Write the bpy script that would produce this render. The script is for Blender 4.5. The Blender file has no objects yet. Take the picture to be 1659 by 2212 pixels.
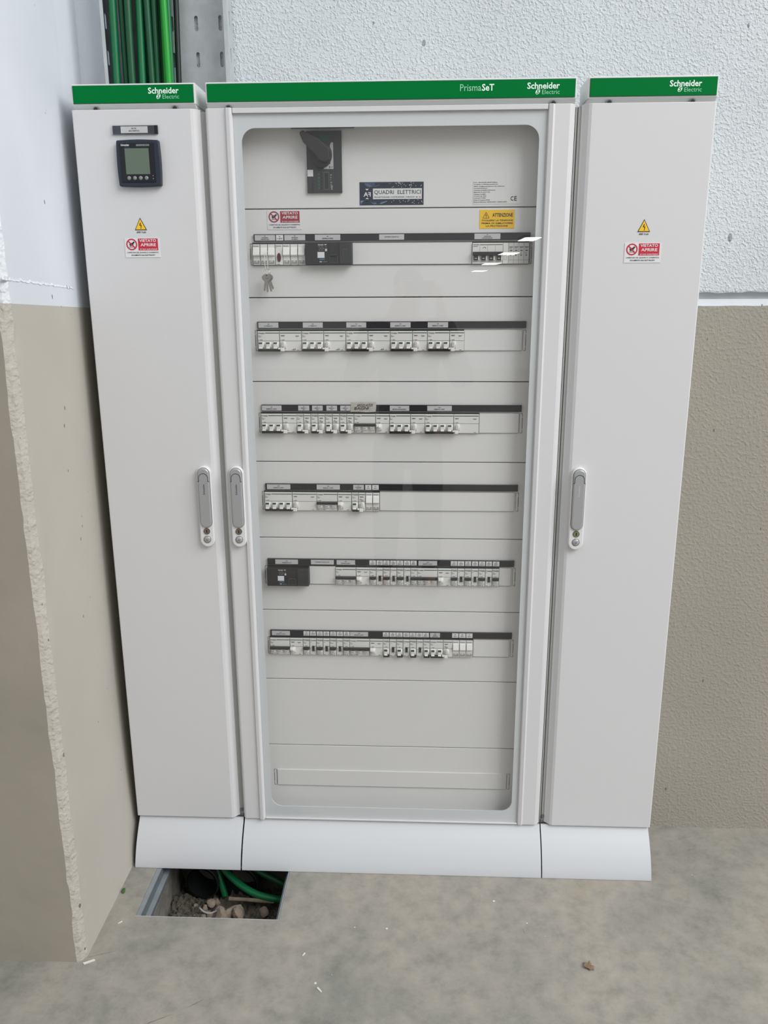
import bpy, bmesh, math, random
from mathutils import Vector, Matrix, noise
random.seed(7)
SC = bpy.context.scene
COL = SC.collection

# ------------------------------------------------------------------ camera, light, exposure
cam_d = bpy.data.cameras.new('camera')
cam = bpy.data.objects.new('camera', cam_d); COL.objects.link(cam)
cam_d.sensor_fit = 'VERTICAL'; cam_d.sensor_height = 36.0
cam_d.lens = 1795.5 * 36.0 / 2212.0
cam_d.clip_start = 0.02; cam_d.clip_end = 400
cam.matrix_world = Matrix(((0.99899, -0.00760, 0.04316, 0.0728),
                           (0.04363, 0.26200, -0.96408, -1.9477),
                           (-0.00398, 0.96504, 0.26208, 1.5169),
                           (0, 0, 0, 1)))
SC.camera = cam
SC.view_settings.view_transform = 'Standard'
SC.view_settings.look = 'None'
SC.view_settings.gamma = 1.0
SC.view_settings.use_curve_mapping = False
SC.view_settings.exposure = 0.10

WORLD_LOW, WORLD_HIGH, WORLD_STRENGTH = (0.55, 0.55, 0.545), (0.96, 0.98, 1.0), 0.72
AREA_POWER = 620
w = bpy.data.worlds.new('hall_daylight'); SC.world = w; w.use_nodes = True
nt = w.node_tree; bg = nt.nodes['Background']
tc = nt.nodes.new('ShaderNodeTexCoord'); sp = nt.nodes.new('ShaderNodeSeparateXYZ')
rp = nt.nodes.new('ShaderNodeValToRGB'); mp = nt.nodes.new('ShaderNodeMapRange')
nt.links.new(tc.outputs['Generated'], sp.inputs[0]); nt.links.new(sp.outputs['Z'], mp.inputs['Value'])
mp.inputs['From Min'].default_value = -0.25; mp.inputs['From Max'].default_value = 0.9
nt.links.new(mp.outputs[0], rp.inputs[0])
rp.color_ramp.elements[0].color = WORLD_LOW + (1,); rp.color_ramp.elements[1].color = WORLD_HIGH + (1,)
nt.links.new(rp.outputs[0], bg.inputs['Color']); bg.inputs['Strength'].default_value = WORLD_STRENGTH

ad = bpy.data.lights.new('skylight', 'AREA'); ad.shape = 'RECTANGLE'; ad.size = 6.0; ad.size_y = 5.0
ad.energy = AREA_POWER; ad.color = (0.97, 0.985, 1.0)
ao = bpy.data.objects.new('skylight', ad); COL.objects.link(ao)
ao.location = (5.4, -3.9, 6.4)
ao.rotation_euler = (Vector((0.0, 0.0, 0.9)) - ao.location).to_track_quat('-Z', 'Y').to_euler()

# ------------------------------------------------------------------ materials
def lin(c):
    c = c / 255.0
    return c / 12.92 if c <= 0.04045 else ((c + 0.055) / 1.055) ** 2.4
def L3(rgb): return tuple(lin(c) for c in rgb) + (1.0,)
MATS = {}
def mat(name, rgb, rough=0.5, metal=0.0, emit=0.0, bump=0.0, bscale=200.0, spec=0.5, var=0.0, vscale=8.0):
    m = bpy.data.materials.new(name); m.use_nodes = True
    t = m.node_tree; b = t.nodes['Principled BSDF']
    b.inputs['Base Color'].default_value = L3(rgb)
    b.inputs['Roughness'].default_value = rough
    b.inputs['Metallic'].default_value = metal
    b.inputs['Specular IOR Level'].default_value = spec
    if emit:
        b.inputs['Emission Color'].default_value = L3(rgb); b.inputs['Emission Strength'].default_value = emit
    if bump or var:
        tc = t.nodes.new('ShaderNodeTexCoord')
    if bump:
        n = t.nodes.new('ShaderNodeTexNoise'); n.inputs['Scale'].default_value = bscale; n.inputs['Detail'].default_value = 3
        bp = t.nodes.new('ShaderNodeBump'); bp.inputs['Strength'].default_value = 1.0; bp.inputs['Distance'].default_value = bump
        t.links.new(tc.outputs['Object'], n.inputs['Vector']); t.links.new(n.outputs['Fac'], bp.inputs['Height'])
        t.links.new(bp.outputs[0], b.inputs['Normal'])
    if var:
        n = t.nodes.new('ShaderNodeTexNoise'); n.inputs['Scale'].default_value = vscale; n.inputs['Detail'].default_value = 4
        r = t.nodes.new('ShaderNodeValToRGB')
        c = L3(rgb)
        r.color_ramp.elements[0].position = 0.3; r.color_ramp.elements[1].position = 0.7
        r.color_ramp.elements[0].color = tuple(x * (1 - var) for x in c[:3]) + (1,)
        r.color_ramp.elements[1].color = tuple(min(1, x * (1 + var)) for x in c[:3]) + (1,)
        t.links.new(tc.outputs['Object'], n.inputs['Vector']); t.links.new(n.outputs['Fac'], r.inputs[0])
        t.links.new(r.outputs[0], b.inputs['Base Color'])
    MATS[name] = m
    return m

def glass_mat(name, tint, rough=0.0):
    m = bpy.data.materials.new(name); m.use_nodes = True
    t = m.node_tree
    for n in list(t.nodes):
        if n.type != 'OUTPUT_MATERIAL': t.nodes.remove(n)
    out = [n for n in t.nodes if n.type == 'OUTPUT_MATERIAL'][0]
    tr = t.nodes.new('ShaderNodeBsdfTransparent'); tr.inputs[0].default_value = L3(tint)
    gl = t.nodes.new('ShaderNodeBsdfGlossy'); gl.inputs['Roughness'].default_value = rough
    fr = t.nodes.new('ShaderNodeFresnel'); fr.inputs['IOR'].default_value = 1.5
    mx = t.nodes.new('ShaderNodeMixShader')
    ge = t.nodes.new('ShaderNodeNewGeometry'); mr = t.nodes.new('ShaderNodeMapRange')      # same reflectance on both sides of the sheet
    mr.inputs['To Min'].default_value = 1.5; mr.inputs['To Max'].default_value = 1 / 1.5
    t.links.new(ge.outputs['Backfacing'], mr.inputs['Value']); t.links.new(mr.outputs[0], fr.inputs['IOR'])
    t.links.new(fr.outputs[0], mx.inputs[0]); t.links.new(tr.outputs[0], mx.inputs[1]); t.links.new(gl.outputs[0], mx.inputs[2])
    t.links.new(mx.outputs[0], out.inputs[0])
    MATS[name] = m
    return m

def plaster(name, rgb, d1, s1, d2, s2, pits=0.0, pitscale=30.0, dark=0.35, rough=0.85, stretch=(1, 1, 1), var=0.04):
    """painted plaster: lumpy bump, soft colour variation, optional dark pinholes"""
    m = bpy.data.materials.new(name); m.use_nodes = True
    t = m.node_tree; b = t.nodes['Principled BSDF']; b.inputs['Roughness'].default_value = rough
    b.inputs['Specular IOR Level'].default_value = 0.25
    tc = t.nodes.new('ShaderNodeTexCoord'); mpn = t.nodes.new('ShaderNodeMapping')
    mpn.inputs['Scale'].default_value = stretch
    t.links.new(tc.outputs['Object'], mpn.inputs[0])
    def noise_n(scale, detail=3, rough=0.5):
        n = t.nodes.new('ShaderNodeTexNoise'); n.inputs['Scale'].default_value = scale
        n.inputs['Detail'].default_value = detail; n.inputs['Roughness'].default_value = rough
        t.links.new(mpn.outputs[0], n.inputs['Vector']); return n
    a = noise_n(s1, 2); c = noise_n(s2, 3)
    ra = t.nodes.new('ShaderNodeValToRGB'); ra.color_ramp.elements[0].position = 0.44; ra.color_ramp.elements[1].position = 0.76
    t.links.new(a.outputs['Fac'], ra.inputs[0])
    b1 = t.nodes.new('ShaderNodeBump'); b1.inputs['Distance'].default_value = d1
    b2 = t.nodes.new('ShaderNodeBump'); b2.inputs['Distance'].default_value = d2
    t.links.new(ra.outputs[0], b1.inputs['Height']); t.links.new(c.outputs['Fac'], b2.inputs['Height'])
    t.links.new(b1.outputs[0], b2.inputs['Normal']); last = b2
    v = noise_n(3.0, 4)
    cr = t.nodes.new('ShaderNodeValToRGB'); c0 = L3(rgb)
    cr.color_ramp.elements[0].position = 0.3; cr.color_ramp.elements[1].position = 0.7
    cr.color_ramp.elements[0].color = tuple(x * (1 - var) for x in c0[:3]) + (1,)
    cr.color_ramp.elements[1].color = tuple(min(1, x * (1 + var)) for x in c0[:3]) + (1,)
    t.links.new(v.outputs['Fac'], cr.inputs[0]); colout = cr.outputs[0]
    if pits:
        vo = t.nodes.new('ShaderNodeTexVoronoi'); vo.inputs['Scale'].default_value = pitscale
        vm = t.nodes.new('ShaderNodeMapping'); vm.inputs['Scale'].default_value = (1.0, 1.0, 0.55)
        t.links.new(tc.outputs['Object'], vm.inputs[0]); t.links.new(vm.outputs[0], vo.inputs['Vector'])
        sx = t.nodes.new('ShaderNodeSeparateXYZ'); t.links.new(vo.outputs['Color'], sx.inputs[0])
        th = t.nodes.new('ShaderNodeMath'); th.operation = 'MULTIPLY'; th.inputs[1].default_value = pits
        pw = t.nodes.new('ShaderNodeMath'); pw.operation = 'POWER'; pw.inputs[1].default_value = 3.5
        t.links.new(sx.outputs[0], pw.inputs[0]); t.links.new(pw.outputs[0], th.inputs[0])
        lt = t.nodes.new('ShaderNodeMath'); lt.operation = 'LESS_THAN'
        t.links.new(vo.outputs['Distance'], lt.inputs[0]); t.links.new(th.outputs[0], lt.inputs[1])
        mx = t.nodes.new('ShaderNodeMixRGB'); mx.inputs[2].default_value = tuple(x * dark for x in c0[:3]) + (1,)
        t.links.new(lt.outputs[0], mx.inputs[0]); t.links.new(colout, mx.inputs[1]); colout = mx.outputs[0]
    t.links.new(colout, b.inputs['Base Color']); t.links.new(last.outputs[0], b.inputs['Normal'])
    MATS[name] = m
    return m

def concrete(name):
    m = bpy.data.materials.new(name); m.use_nodes = True
    t = m.node_tree; b = t.nodes['Principled BSDF']; b.inputs['Roughness'].default_value = 0.55
    b.inputs['Specular IOR Level'].default_value = 0.35
    tc = t.nodes.new('ShaderNodeTexCoord')
    def nz(scale, detail, rough=0.55, dist=0.0):
        n = t.nodes.new('ShaderNodeTexNoise'); n.inputs['Scale'].default_value = scale; n.inputs['Detail'].default_value = detail
        n.inputs['Roughness'].default_value = rough; n.inputs['Distortion'].default_value = dist
        t.links.new(tc.outputs['Object'], n.inputs['Vector']); return n
    def ramp(src, stops):
        r = t.nodes.new('ShaderNodeValToRGB'); e = r.color_ramp.elements
        while len(e) < len(stops): e.new(0.5)
        for el, (p, c) in zip(e, stops): el.position = p; el.color = L3(c)
        t.links.new(src, r.inputs[0]); return r
    r1 = ramp(nz(2.8, 7, 0.62, 0.1).outputs['Fac'], [(0.30, (124, 125, 120)), (0.46, (145, 142, 134)), (0.60, (157, 151, 141)), (0.75, (149, 142, 128))])
    r2 = ramp(nz(22, 8, 0.72, 0.1).outputs['Fac'], [(0.32, (166, 168, 166)), (0.50, (187, 187, 186)), (0.70, (200, 199, 197))])
    mx = t.nodes.new('ShaderNodeMixRGB'); mx.blend_type = 'OVERLAY'; mx.inputs[0].default_value = 0.9
    t.links.new(r1.outputs[0], mx.inputs[1]); t.links.new(r2.outputs[0], mx.inputs[2])
    # hairline cracks and light specks
    vo = t.nodes.new('ShaderNodeTexVoronoi'); vo.inputs['Scale'].default_value = 26
    t.links.new(tc.outputs['Object'], vo.inputs['Vector'])
    sx = t.nodes.new('ShaderNodeSeparateXYZ'); t.links.new(vo.outputs['Color'], sx.inputs[0])
    pw = t.nodes.new('ShaderNodeMath'); pw.operation = 'POWER'; pw.inputs[1].default_value = 12.0
    t.links.new(sx.outputs[0], pw.inputs[0])
    th = t.nodes.new('ShaderNodeMath'); th.operation = 'MULTIPLY'; th.inputs[1].default_value = 0.09
    t.links.new(pw.outputs[0], th.inputs[0])
    lt = t.nodes.new('ShaderNodeMath'); lt.operation = 'LESS_THAN'
    t.links.new(vo.outputs['Distance'], lt.inputs[0]); t.links.new(th.outputs[0], lt.inputs[1])
    m2 = t.nodes.new('ShaderNodeMixRGB'); m2.inputs[2].default_value = L3((212, 208, 198))
    t.links.new(lt.outputs[0], m2.inputs[0]); t.links.new(mx.outputs[0], m2.inputs[1])
    t.links.new(m2.outputs[0], b.inputs['Base Color'])
    bp = t.nodes.new('ShaderNodeBump'); bp.inputs['Distance'].default_value = 0.0012
    t.links.new(nz(60, 4).outputs['Fac'], bp.inputs['Height']); t.links.new(bp.outputs[0], b.inputs['Normal'])
    MATS[name] = m

mat('door_paint', (212, 211, 212), 0.42, bump=0.00012, bscale=900, spec=0.4)
mat('body_paint', (200, 200, 198), 0.5)
mat('rail_gray', (168, 168, 165), 0.5)
mat('kick_paint', (200, 202, 205), 0.45, bump=0.0001, bscale=700)
mat('header_white', (216, 220, 218), 0.4)
mat('header_green', (0, 114, 52), 0.5, spec=0.06)
mat('green_edge', (0, 84, 40), 0.5)
mat('logo_white', (226, 246, 234), 0.5)
mat('logo_pale', (140, 205, 168), 0.5)
mat('window_border', (215, 218, 220), 0.4)
mat('plate_paint', (224, 223, 221), 0.5, bump=0.0001, bscale=900)
mat('slot_dark', (38, 38, 40), 0.7)
mat('trim_gray', (116, 116, 114), 0.6)
mat('strip_black', (36, 36, 40), 0.35)
mat('label_gray', (194, 194, 195), 0.45)
mat('label_white', (222, 222, 222), 0.45)
mat('crack_dark', (92, 90, 84), 0.9)
mat('ink', (44, 44, 46), 0.7)
mat('ink_gray', (110, 110, 112), 0.7)
mat('breaker_white', (226, 225, 221), 0.42)
mat('breaker_shade', (200, 199, 195), 0.5)
mat('breaker_line', (120, 120, 118), 0.6)
mat('breaker_green', (32, 92, 66), 0.5)
mat('toggle_green', (30, 72, 54), 0.5)
mat('toggle_white', (240, 239, 234), 0.35)
mat('black_plastic', (36, 36, 38), 0.42)
mat('dark_plastic', (52, 53, 55), 0.45)
mat('mid_plastic', (84, 86, 86), 0.5)
mat('blue_mark', (52, 108, 150), 0.5)
mat('red_mark', (110, 52, 58), 0.5)
mat('lamp_red', (84, 26, 40), 0.2)
mat('sign_red', (196, 36, 60), 0.45)
mat('sign_dark_red', (160, 36, 56), 0.45)
mat('sign_yellow', (246, 196, 34), 0.45)
mat('sign_film', (222, 222, 222), 0.4)
mat('navy', (24, 34, 56), 0.4)
mat('navy_light', (120, 150, 184), 0.5)
mat('meter_navy', (34, 42, 56), 0.42)
mat('meter_black', (14, 18, 24), 0.3)
mat('meter_screen', (98, 112, 98), 0.15)
mat('button_gray', (130, 134, 132), 0.4)
mat('handle_gray', (168, 169, 170), 0.28, metal=0.25)
mat('handle_white', (222, 221, 221), 0.35)
mat('brass', (140, 124, 108), 0.35, metal=0.6)
mat('brass_green', (150, 152, 112), 0.35, metal=0.7)
mat('steel', (176, 174, 166), 0.28, metal=1.0)
mat('galvanised', (188, 192, 194), 0.48, metal=0.35, var=0.08, vscale=40)
mat('galvanised_dark', (112, 119, 123), 0.5, metal=0.3, var=0.1, vscale=30)
mat('frame_metal', (138, 145, 149), 0.55, metal=0.2, var=0.1, vscale=30)
mat('flange_metal_shaded', (150, 156, 160), 0.28, metal=0.95)  # darker, glossier tray metal: shade inside the left flange put into colour
mat('cable_black', (14, 26, 24), 0.45)
mat('cable_green', (6, 104, 60), 0.42)
mat('cable_dark_green', (5, 76, 44), 0.45)
mat('cable_bright_green', (30, 152, 48), 0.42)
mat('conduit_black', (26, 30, 30), 0.45)
mat('soil', (84, 79, 70), 0.95, bump=0.004, bscale=90, var=0.45, vscale=45)
mat('pit_concrete', (116, 113, 104), 0.9, bump=0.004, bscale=50, var=0.25, vscale=25)
mat('stone', (134, 121, 107), 0.9, bump=0.002, bscale=60, var=0.15, vscale=40)
mat('stick_wood', (116, 106, 90), 0.85, var=0.2, vscale=60)
mat('wire_gray', (176, 178, 178), 0.5)
mat('tape_beige', (190, 186, 176), 0.35, var=0.06, vscale=80)
mat('cord_white', (226, 224, 220), 0.6)
mat('leaf_brown', (126, 104, 82), 0.8, var=0.2, vscale=120)
mat('chip_white', (216, 212, 200), 0.8)
mat('moss', (60, 96, 40), 0.9)
mat('lamp_glow', (255, 255, 255), 0.5, emit=14)
mat('jacket_cloth', (24, 25, 28), 0.85)
mat('trouser_cloth', (26, 28, 34), 0.85)
mat('skin', (196, 150, 124), 0.55)
mat('hair_brown', (28, 22, 19), 0.7)
mat('shoe_dark', (40, 38, 38), 0.6)
mat('knob_black', (40, 38, 38), 0.5)
glass_mat('pane_clear', (254, 254, 254))
glass_mat('film_clear', (250, 250, 250))
plaster('white_stucco', (208, 213, 216), 0.0015, 165, 0.0007, 330, pits=0.16, pitscale=26, dark=0.5)
plaster('tan_stucco', (158, 152, 141), 0.0010, 125, 0.0005, 260, pits=0.12, pitscale=28, dark=0.55)
plaster('white_smooth', (212, 216, 222), 0.0004, 12, 0.0002, 60, pits=0.12, pitscale=42, dark=0.25)
plaster('tan_smooth', (182, 177, 167), 0.0004, 10, 0.0002, 60, pits=0.12, pitscale=42, dark=0.28)
plaster('tan_front_shaded', (160, 153, 140), 0.0012, 7, 0.0005, 40, pits=0.0, var=0.07)  # same tan paint as the pillar side, with the front's shade put in
plaster('tan_edge', (184, 178, 168), 0.0022, 60, 0.0012, 160, pits=0.2, pitscale=50, dark=0.4)
plaster('white_edge', (222, 225, 229), 0.0022, 60, 0.0012, 160, pits=0.2, pitscale=50, dark=0.4)
concrete('floor_concrete')

# ------------------------------------------------------------------ mesh builder
_text_cache = {}
def text_mesh(s, bold):
    k = (s, bold)
    if k not in _text_cache:
        cu = bpy.data.curves.new('t', 'FONT'); cu.body = s; cu.resolution_u = 2
        cu.offset = 0.022 if bold else 0.004
        ob = bpy.data.objects.new('t', cu)
        me = bpy.data.meshes.new_from_object(ob)
        vs = [(v.co.x, v.co.y) for v in me.vertices]; fs = [tuple(p.vertices) for p in me.polygons]
        if vs:
            x0 = min(v[0] for v in vs); x1 = max(v[0] for v in vs); y0 = min(v[1] for v in vs); y1 = max(v[1] for v in vs)
            vs = [((x - x0) / (x1 - x0), (y - y0) / (y1 - y0)) for x, y in vs]
        _text_cache[k] = (vs, fs)
        bpy.data.objects.remove(ob); bpy.data.meshes.remove(me); bpy.data.curves.remove(cu)
    return _text_cache[k]

class MB:
    def __init__(self): self.v = []; self.f = []; self.m = []; self.names = []
    def mi(self, name):
        if name not in self.names: self.names.append(name)
        return self.names.index(name)
    def add(self, vs, fs, m):
        o = len(self.v); self.v += [tuple(p) for p in vs]; i = self.mi(m)
        for f in fs: self.f.append(tuple(a + o for a in f)); self.m.append(i)
        return self
    def box(self, x0, x1, y0, y1, z0, z1, m):
        vs = [(x, y, z) for x in (x0, x1) for y in (y0, y1) for z in (z0, z1)]
        return self.add(vs, [(0, 1, 3, 2), (4, 6, 7, 5), (0, 4, 5, 1), (2, 3, 7, 6), (0, 2, 6, 4), (1, 5, 7, 3)], m)
    def bbox(self, x0, x1, y0, y1, z0, z1, b, m):
        """box with the front (-Y) edges chamfered by b"""
        ring = lambda y, i: [(x0 + i, y, z0 + i), (x1 - i, y, z0 + i), (x1 - i, y, z1 - i), (x0 + i, y, z1 - i)]
        vs = ring(y0, b) + ring(y0 + b, 0) + ring(y1, 0)
        fs = [(0, 1, 2, 3), (11, 10, 9, 8)]
        for k in (0, 4):
            for j in range(4): fs.append((k + j, k + 4 + j, k + 4 + (j + 1) % 4, k + (j + 1) % 4))
        return self.add(vs, fs, m)
    def prism_z(self, poly, z0, z1, m):
        n = len(poly); vs = [(x, y, z0) for x, y in poly] + [(x, y, z1) for x, y in poly]
        fs = [tuple(range(n))[::-1], tuple(range(n, 2 * n))] + [(i, (i + 1) % n, n + (i + 1) % n, n + i) for i in range(n)]
        return self.add(vs, fs, m)
    def prism_y(self, poly, y0, y1, m):
        n = len(poly); vs = [(x, y0, z) for x, z in poly] + [(x, y1, z) for x, z in poly]
        fs = [tuple(range(n)), tuple(range(n, 2 * n))[::-1]] + [(i, n + i, n + (i + 1) % n, (i + 1) % n) for i in range(n)]
        return self.add(vs, fs, m)
    def prism_x(self, poly, x0, x1, m):
        n = len(poly); vs = [(x0, y, z) for y, z in poly] + [(x1, y, z) for y, z in poly]
        fs = [tuple(range(n)), tuple(range(n, 2 * n))[::-1]] + [(i, n + i, n + (i + 1) % n, (i + 1) % n) for i in range(n)]
        return self.add(vs, fs, m)
    def cyl_y(self, cx, cz, r, y0, y1, m, n=24, rz=None):
        rz = rz or r
        return self.prism_y([(cx + r * math.cos(2 * math.pi * i / n), cz + rz * math.sin(2 * math.pi * i / n)) for i in range(n)], y0, y1, m)
    def dome_y(self, cx, cz, r, y0, h, m, n=24, k=5):
        """button: dome bulging toward -Y"""
        vs = []; fs = []
        for j in range(k):
            a = j / k * math.pi / 2
            for i in range(n):
                t = 2 * math.pi * i / n
                vs.append((cx + r * math.cos(a) * math.cos(t), y0 - h * math.sin(a), cz + r * math.cos(a) * math.sin(t)))
        vs.append((cx, y0 - h, cz))
        for j in range(k - 1):
            for i in range(n): fs.append((j * n + i, j * n + (i + 1) % n, (j + 1) * n + (i + 1) % n, (j + 1) * n + i))
        for i in range(n): fs.append(((k - 1) * n + i, (k - 1) * n + (i + 1) % n, k * n))
        return self.add(vs, fs, m)
    def ring_y(self, cx, cz, r0, r1, y, m, n=32):
        vs = [(cx + r * math.cos(2 * math.pi * i / n), y, cz + r * math.sin(2 * math.pi * i / n)) for r in (r0, r1) for i in range(n)]
        return self.add(vs, [(i, (i + 1) % n, n + (i + 1) % n, n + i) for i in range(n)], m)
    def flat(self, poly, y, m):
        return self.add([(x, y, z) for x, z in poly], [tuple(range(len(poly)))], m)
    def rect(self, x0, x1, z0, z1, y, m): return self.flat([(x0, z0), (x1, z0), (x1, z1), (x0, z1)], y, m)
    def line(self, pts, wd, y, m):
        for (ax, az), (bx, bz) in zip(pts, pts[1:]):
            dx, dz = bx - ax, bz - az; l = math.hypot(dx, dz) or 1; nx, nz = -dz / l * wd / 2, dx / l * wd / 2
            self.flat([(ax - nx, az - nz), (bx - nx, bz - nz), (bx + nx, bz + nz), (ax + nx, az + nz)], y, m)
        return self
    def text(self, s, x0, x1, z0, z1, y, m, bold=False, rot=0.0, shear=0.0):
        vs, fs = text_mesh(s, bold); cx, cz = (x0 + x1) / 2, (z0 + z1) / 2; c, sn = math.cos(rot), math.sin(rot)
        out = []
        for u, v in vs:
            px = (u - .5) * (x1 - x0) + shear * (v - .5) * (z1 - z0); pz = (v - .5) * (z1 - z0)
            out.append((cx + px * c - pz * sn, y, cz + px * sn + pz * c))
        return self.add(out, fs, m)
    def tube(self, pts, r, m, n=10, cap=True, rfun=None):
        P = [Vector(p) for p in pts]; vs = []; fs = []
        up = Vector((0.13, 0.7, 0.7)).normalized()
        for i, p in enumerate(P):
            d = (P[min(i + 1, len(P) - 1)] - P[max(i - 1, 0)]).normalized()
            s = d.cross(up);  s = s.normalized() if s.length > 1e-4 else Vector((1, 0, 0)); q = s.cross(d)
            rr = rfun(i) if rfun else r
            for k in range(n):
                a = 2 * math.pi * k / n; vs.append(tuple(p + s * rr * math.cos(a) + q * rr * math.sin(a)))
        for i in range(len(P) - 1):
            for k in range(n): fs.append((i * n + k, i * n + (k + 1) % n, (i + 1) * n + (k + 1) % n, (i + 1) * n + k))
        if cap: fs.append(tuple(range(n))); fs.append(tuple(range((len(P) - 1) * n, len(P) * n))[::-1])
        return self.add(vs, fs, m)
    def build(self, name, parent=None, smooth=False, bevel=0.0, loc=None, seg=2, fix=False):
        me = bpy.data.meshes.new(name); me.from_pydata(self.v, [], self.f)
        for nme in self.names: me.materials.append(MATS[nme])
        me.polygons.foreach_set('material_index', self.m)
        me.update()
        if fix:
            b = bmesh.new(); b.from_mesh(me); bmesh.ops.recalc_face_normals(b, faces=b.faces); b.to_mesh(me); b.free()
        if smooth:
            me.polygons.foreach_set('use_smooth', [True] * len(me.polygons))
            me.set_sharp_from_angle(angle=math.radians(38))
        o = bpy.data.objects.new(name, me); COL.objects.link(o)
        if parent: o.parent = parent
        if loc: o.location = loc
        if bevel:
            md = o.modifiers.new('bevel', 'BEVEL'); md.width = bevel; md.segments = seg; md.limit_method = 'ANGLE'
            md.angle_limit = math.radians(40); md.harden_normals = False
        return o

def tag(o, label=None, cat=None, group=None, kind=None):
    if label: o['label'] = label
    if cat: o['category'] = cat
    if group: o['group'] = group
    if kind: o['kind'] = kind
    return o
def empty(name, loc, label, cat, group=None):
    o = bpy.data.objects.new(name, None); COL.objects.link(o); o.location = loc; o.empty_display_size = 0.05
    return tag(o, label, cat, group)
def struct(o, label, cat): return tag(o, label, cat, kind='structure')

# ------------------------------------------------------------------ structure
# floor: concrete slab with a rectangular opening for the cable pit
PX0, PX1, PY0, PY1 = -0.630, -0.269, -0.236, 0.120
b = MB(); X0, X1, Y0, Y1, T = -6.0, 9.0, -14.0, 0.60, -0.16
b.box(X0, PX0, Y0, Y1, T, 0, 'floor_concrete'); b.box(PX1, X1, Y0, Y1, T, 0, 'floor_concrete')
b.box(PX0, PX1, Y0, PY0, T, 0, 'floor_concrete'); b.box(PX0, PX1, PY1, Y1, T, 0, 'floor_concrete')
fl = struct(b.build('floor'), 'grey mottled smooth concrete floor', 'floor')
def crack(pts, wd):
    b = MB(); P = []
    for (ax, ay), (bx_, by_) in zip(pts, pts[1:]):
        for k in range(12): t = k / 12; P.append((ax + (bx_ - ax) * t + .0018 * noise.noise(Vector((ax * 50 + k * .9, ay * 40, 0))), ay + (by_ - ay) * t + .0018 * noise.noise(Vector((k * .8, ax * 60, 3)))))
    P.append(pts[-1]); n = len(P); vs = []
    for i, (x, y) in enumerate(P): h = wd * (.25 + abs(noise.noise(Vector((i * .7, x * 9, 1)))) * 1.2) * min(1, i / 4, (n - 1 - i) / 4 + .05); vs += [(x, y - h, .0003), (x, y + h, .0003)]
    b.add(vs, [(2 * i, 2 * i + 2, 2 * i + 3, 2 * i + 1) for i in range(n - 1)], 'crack_dark'); return b.build('crack', fl)
crack([(-.545, -.590), (-.500, -.545), (-.455, -.520)], .0011); crack([(-.430, -.505), (-.395, -.478)], .0010); crack([(.235, -.130), (.232, -.150)], .0014); crack([(.330, -.235), (.336, -.262)], .0014); crack([(-.700, -.372), (-.640, -.350)], .0010)

# back wall: rough white render above, groove, rough tan render below
b = MB()
def wprofile(x, js):
    j = lambda k: 0.0012 * noise.noise(Vector((x * 30, k * 7.7, 0))) + 0.0006 * noise.noise(Vector((x * 110, k, 3)))
    return [(0.175, 0.0), (0.175, 1.4675 + j(1) * 1.5), (0.176, 1.4705 + j(1) * 1.5), (0.180, 1.4835), (0.190, 1.4842), (0.190, 1.4985 + j(2)),
            (0.1725, 1.4992 + j(2) * 2), (0.1715, 1.503 + j(3)), (0.1715, 3.6)]
nx = 420; xs = [-1.7 + 5.0 * i / nx for i in range(nx + 1)]
vs = []
for x in xs: vs += [(x, y, z) for y, z in wprofile(x, 0)]
k = 9; mm = ['tan_stucco', 'white_smooth', 'white_smooth', 'white_smooth', 'white_smooth', 'white_stucco', 'white_stucco', 'white_stucco']
for r in range(k - 1):
    b.add([], [], mm[r])
o0 = len(b.v); b.v += vs
for i in range(nx):
    for r in range(k - 1):
        a = i * k + r; b.f.append((a, a + k, a + k + 1, a + 1)); b.m.append(b.mi('white_smooth' if r > 4 and xs[i] < -.60 else mm[r]))
b.box(-1.7, 3.3, 0.20, 0.45, -0.16, 3.6, 'white_smooth')
struct(b.build('wall_back', smooth=False), 'rough rendered back wall, white above a groove and tan below', 'wall')

# left pillar, side face towards the cabinets, worn vertical arris
b = MB()
zb = lambda y: 1.4733 - 0.041 * y           # paint boundary on the side face
nz_ = 260; zs = [3.4 * i / nz_ for i in range(nz_ + 1)]
def arr(z, s, a): return a * noise.noise(Vector((s, 0, z * 9))) + a * 0.6 * noise.noise(Vector((s, 5, z * 33)))
IL = round(1.4800 / (3.4 / nz_)); ZL = zs[IL]
rows = []
for z in zs:
    kz = .024 * (1 - math.exp(-z / .22)); side = lambda y: -0.6995 - kz * min(1.3, (y + .366) / .34)
    P = [(-1.70, -0.3865), (-0.740, -0.3865), (-0.717 + arr(z, 1, .004), -0.3865), (-0.708 + arr(z, 3, .003), -0.381 + arr(z, 6, .003)), (-0.700 + arr(z, 4, .0015), -0.366 + arr(z, 5, .006)),
         (side(-.345), -.345), (side(-.2), -.2), (side(-.08), -.08), (side(.05), .05), (side(.19), 0.19)]
    wz = math.exp(-((z - ZL) / .16) ** 2)
    rows.append([(x, y, z + (zb(y) - ZL) * wz) for x, y in P])
# insert paint line rows by snapping
for kk in range(9):
    for i in range(nz_):
        a, c = rows[i], rows[i + 1]
        quad = [a[kk], a[kk + 1], c[kk + 1], c[kk]]
        lo = (['tan_front_shaded', 'tan_front_shaded', 'tan_edge', 'tan_edge'] + ['tan_smooth'] * 5)[kk]; hi = (['white_smooth', 'white_smooth', 'white_edge', 'white_edge'] + ['white_smooth'] * 5)[kk]
        b.add(quad, [(0, 1, 2, 3)], lo if i < IL else hi)
struct(b.build('wall_left'), 'concrete pillar on the left with chipped edge, white above tan paint', 'pillar')
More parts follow.
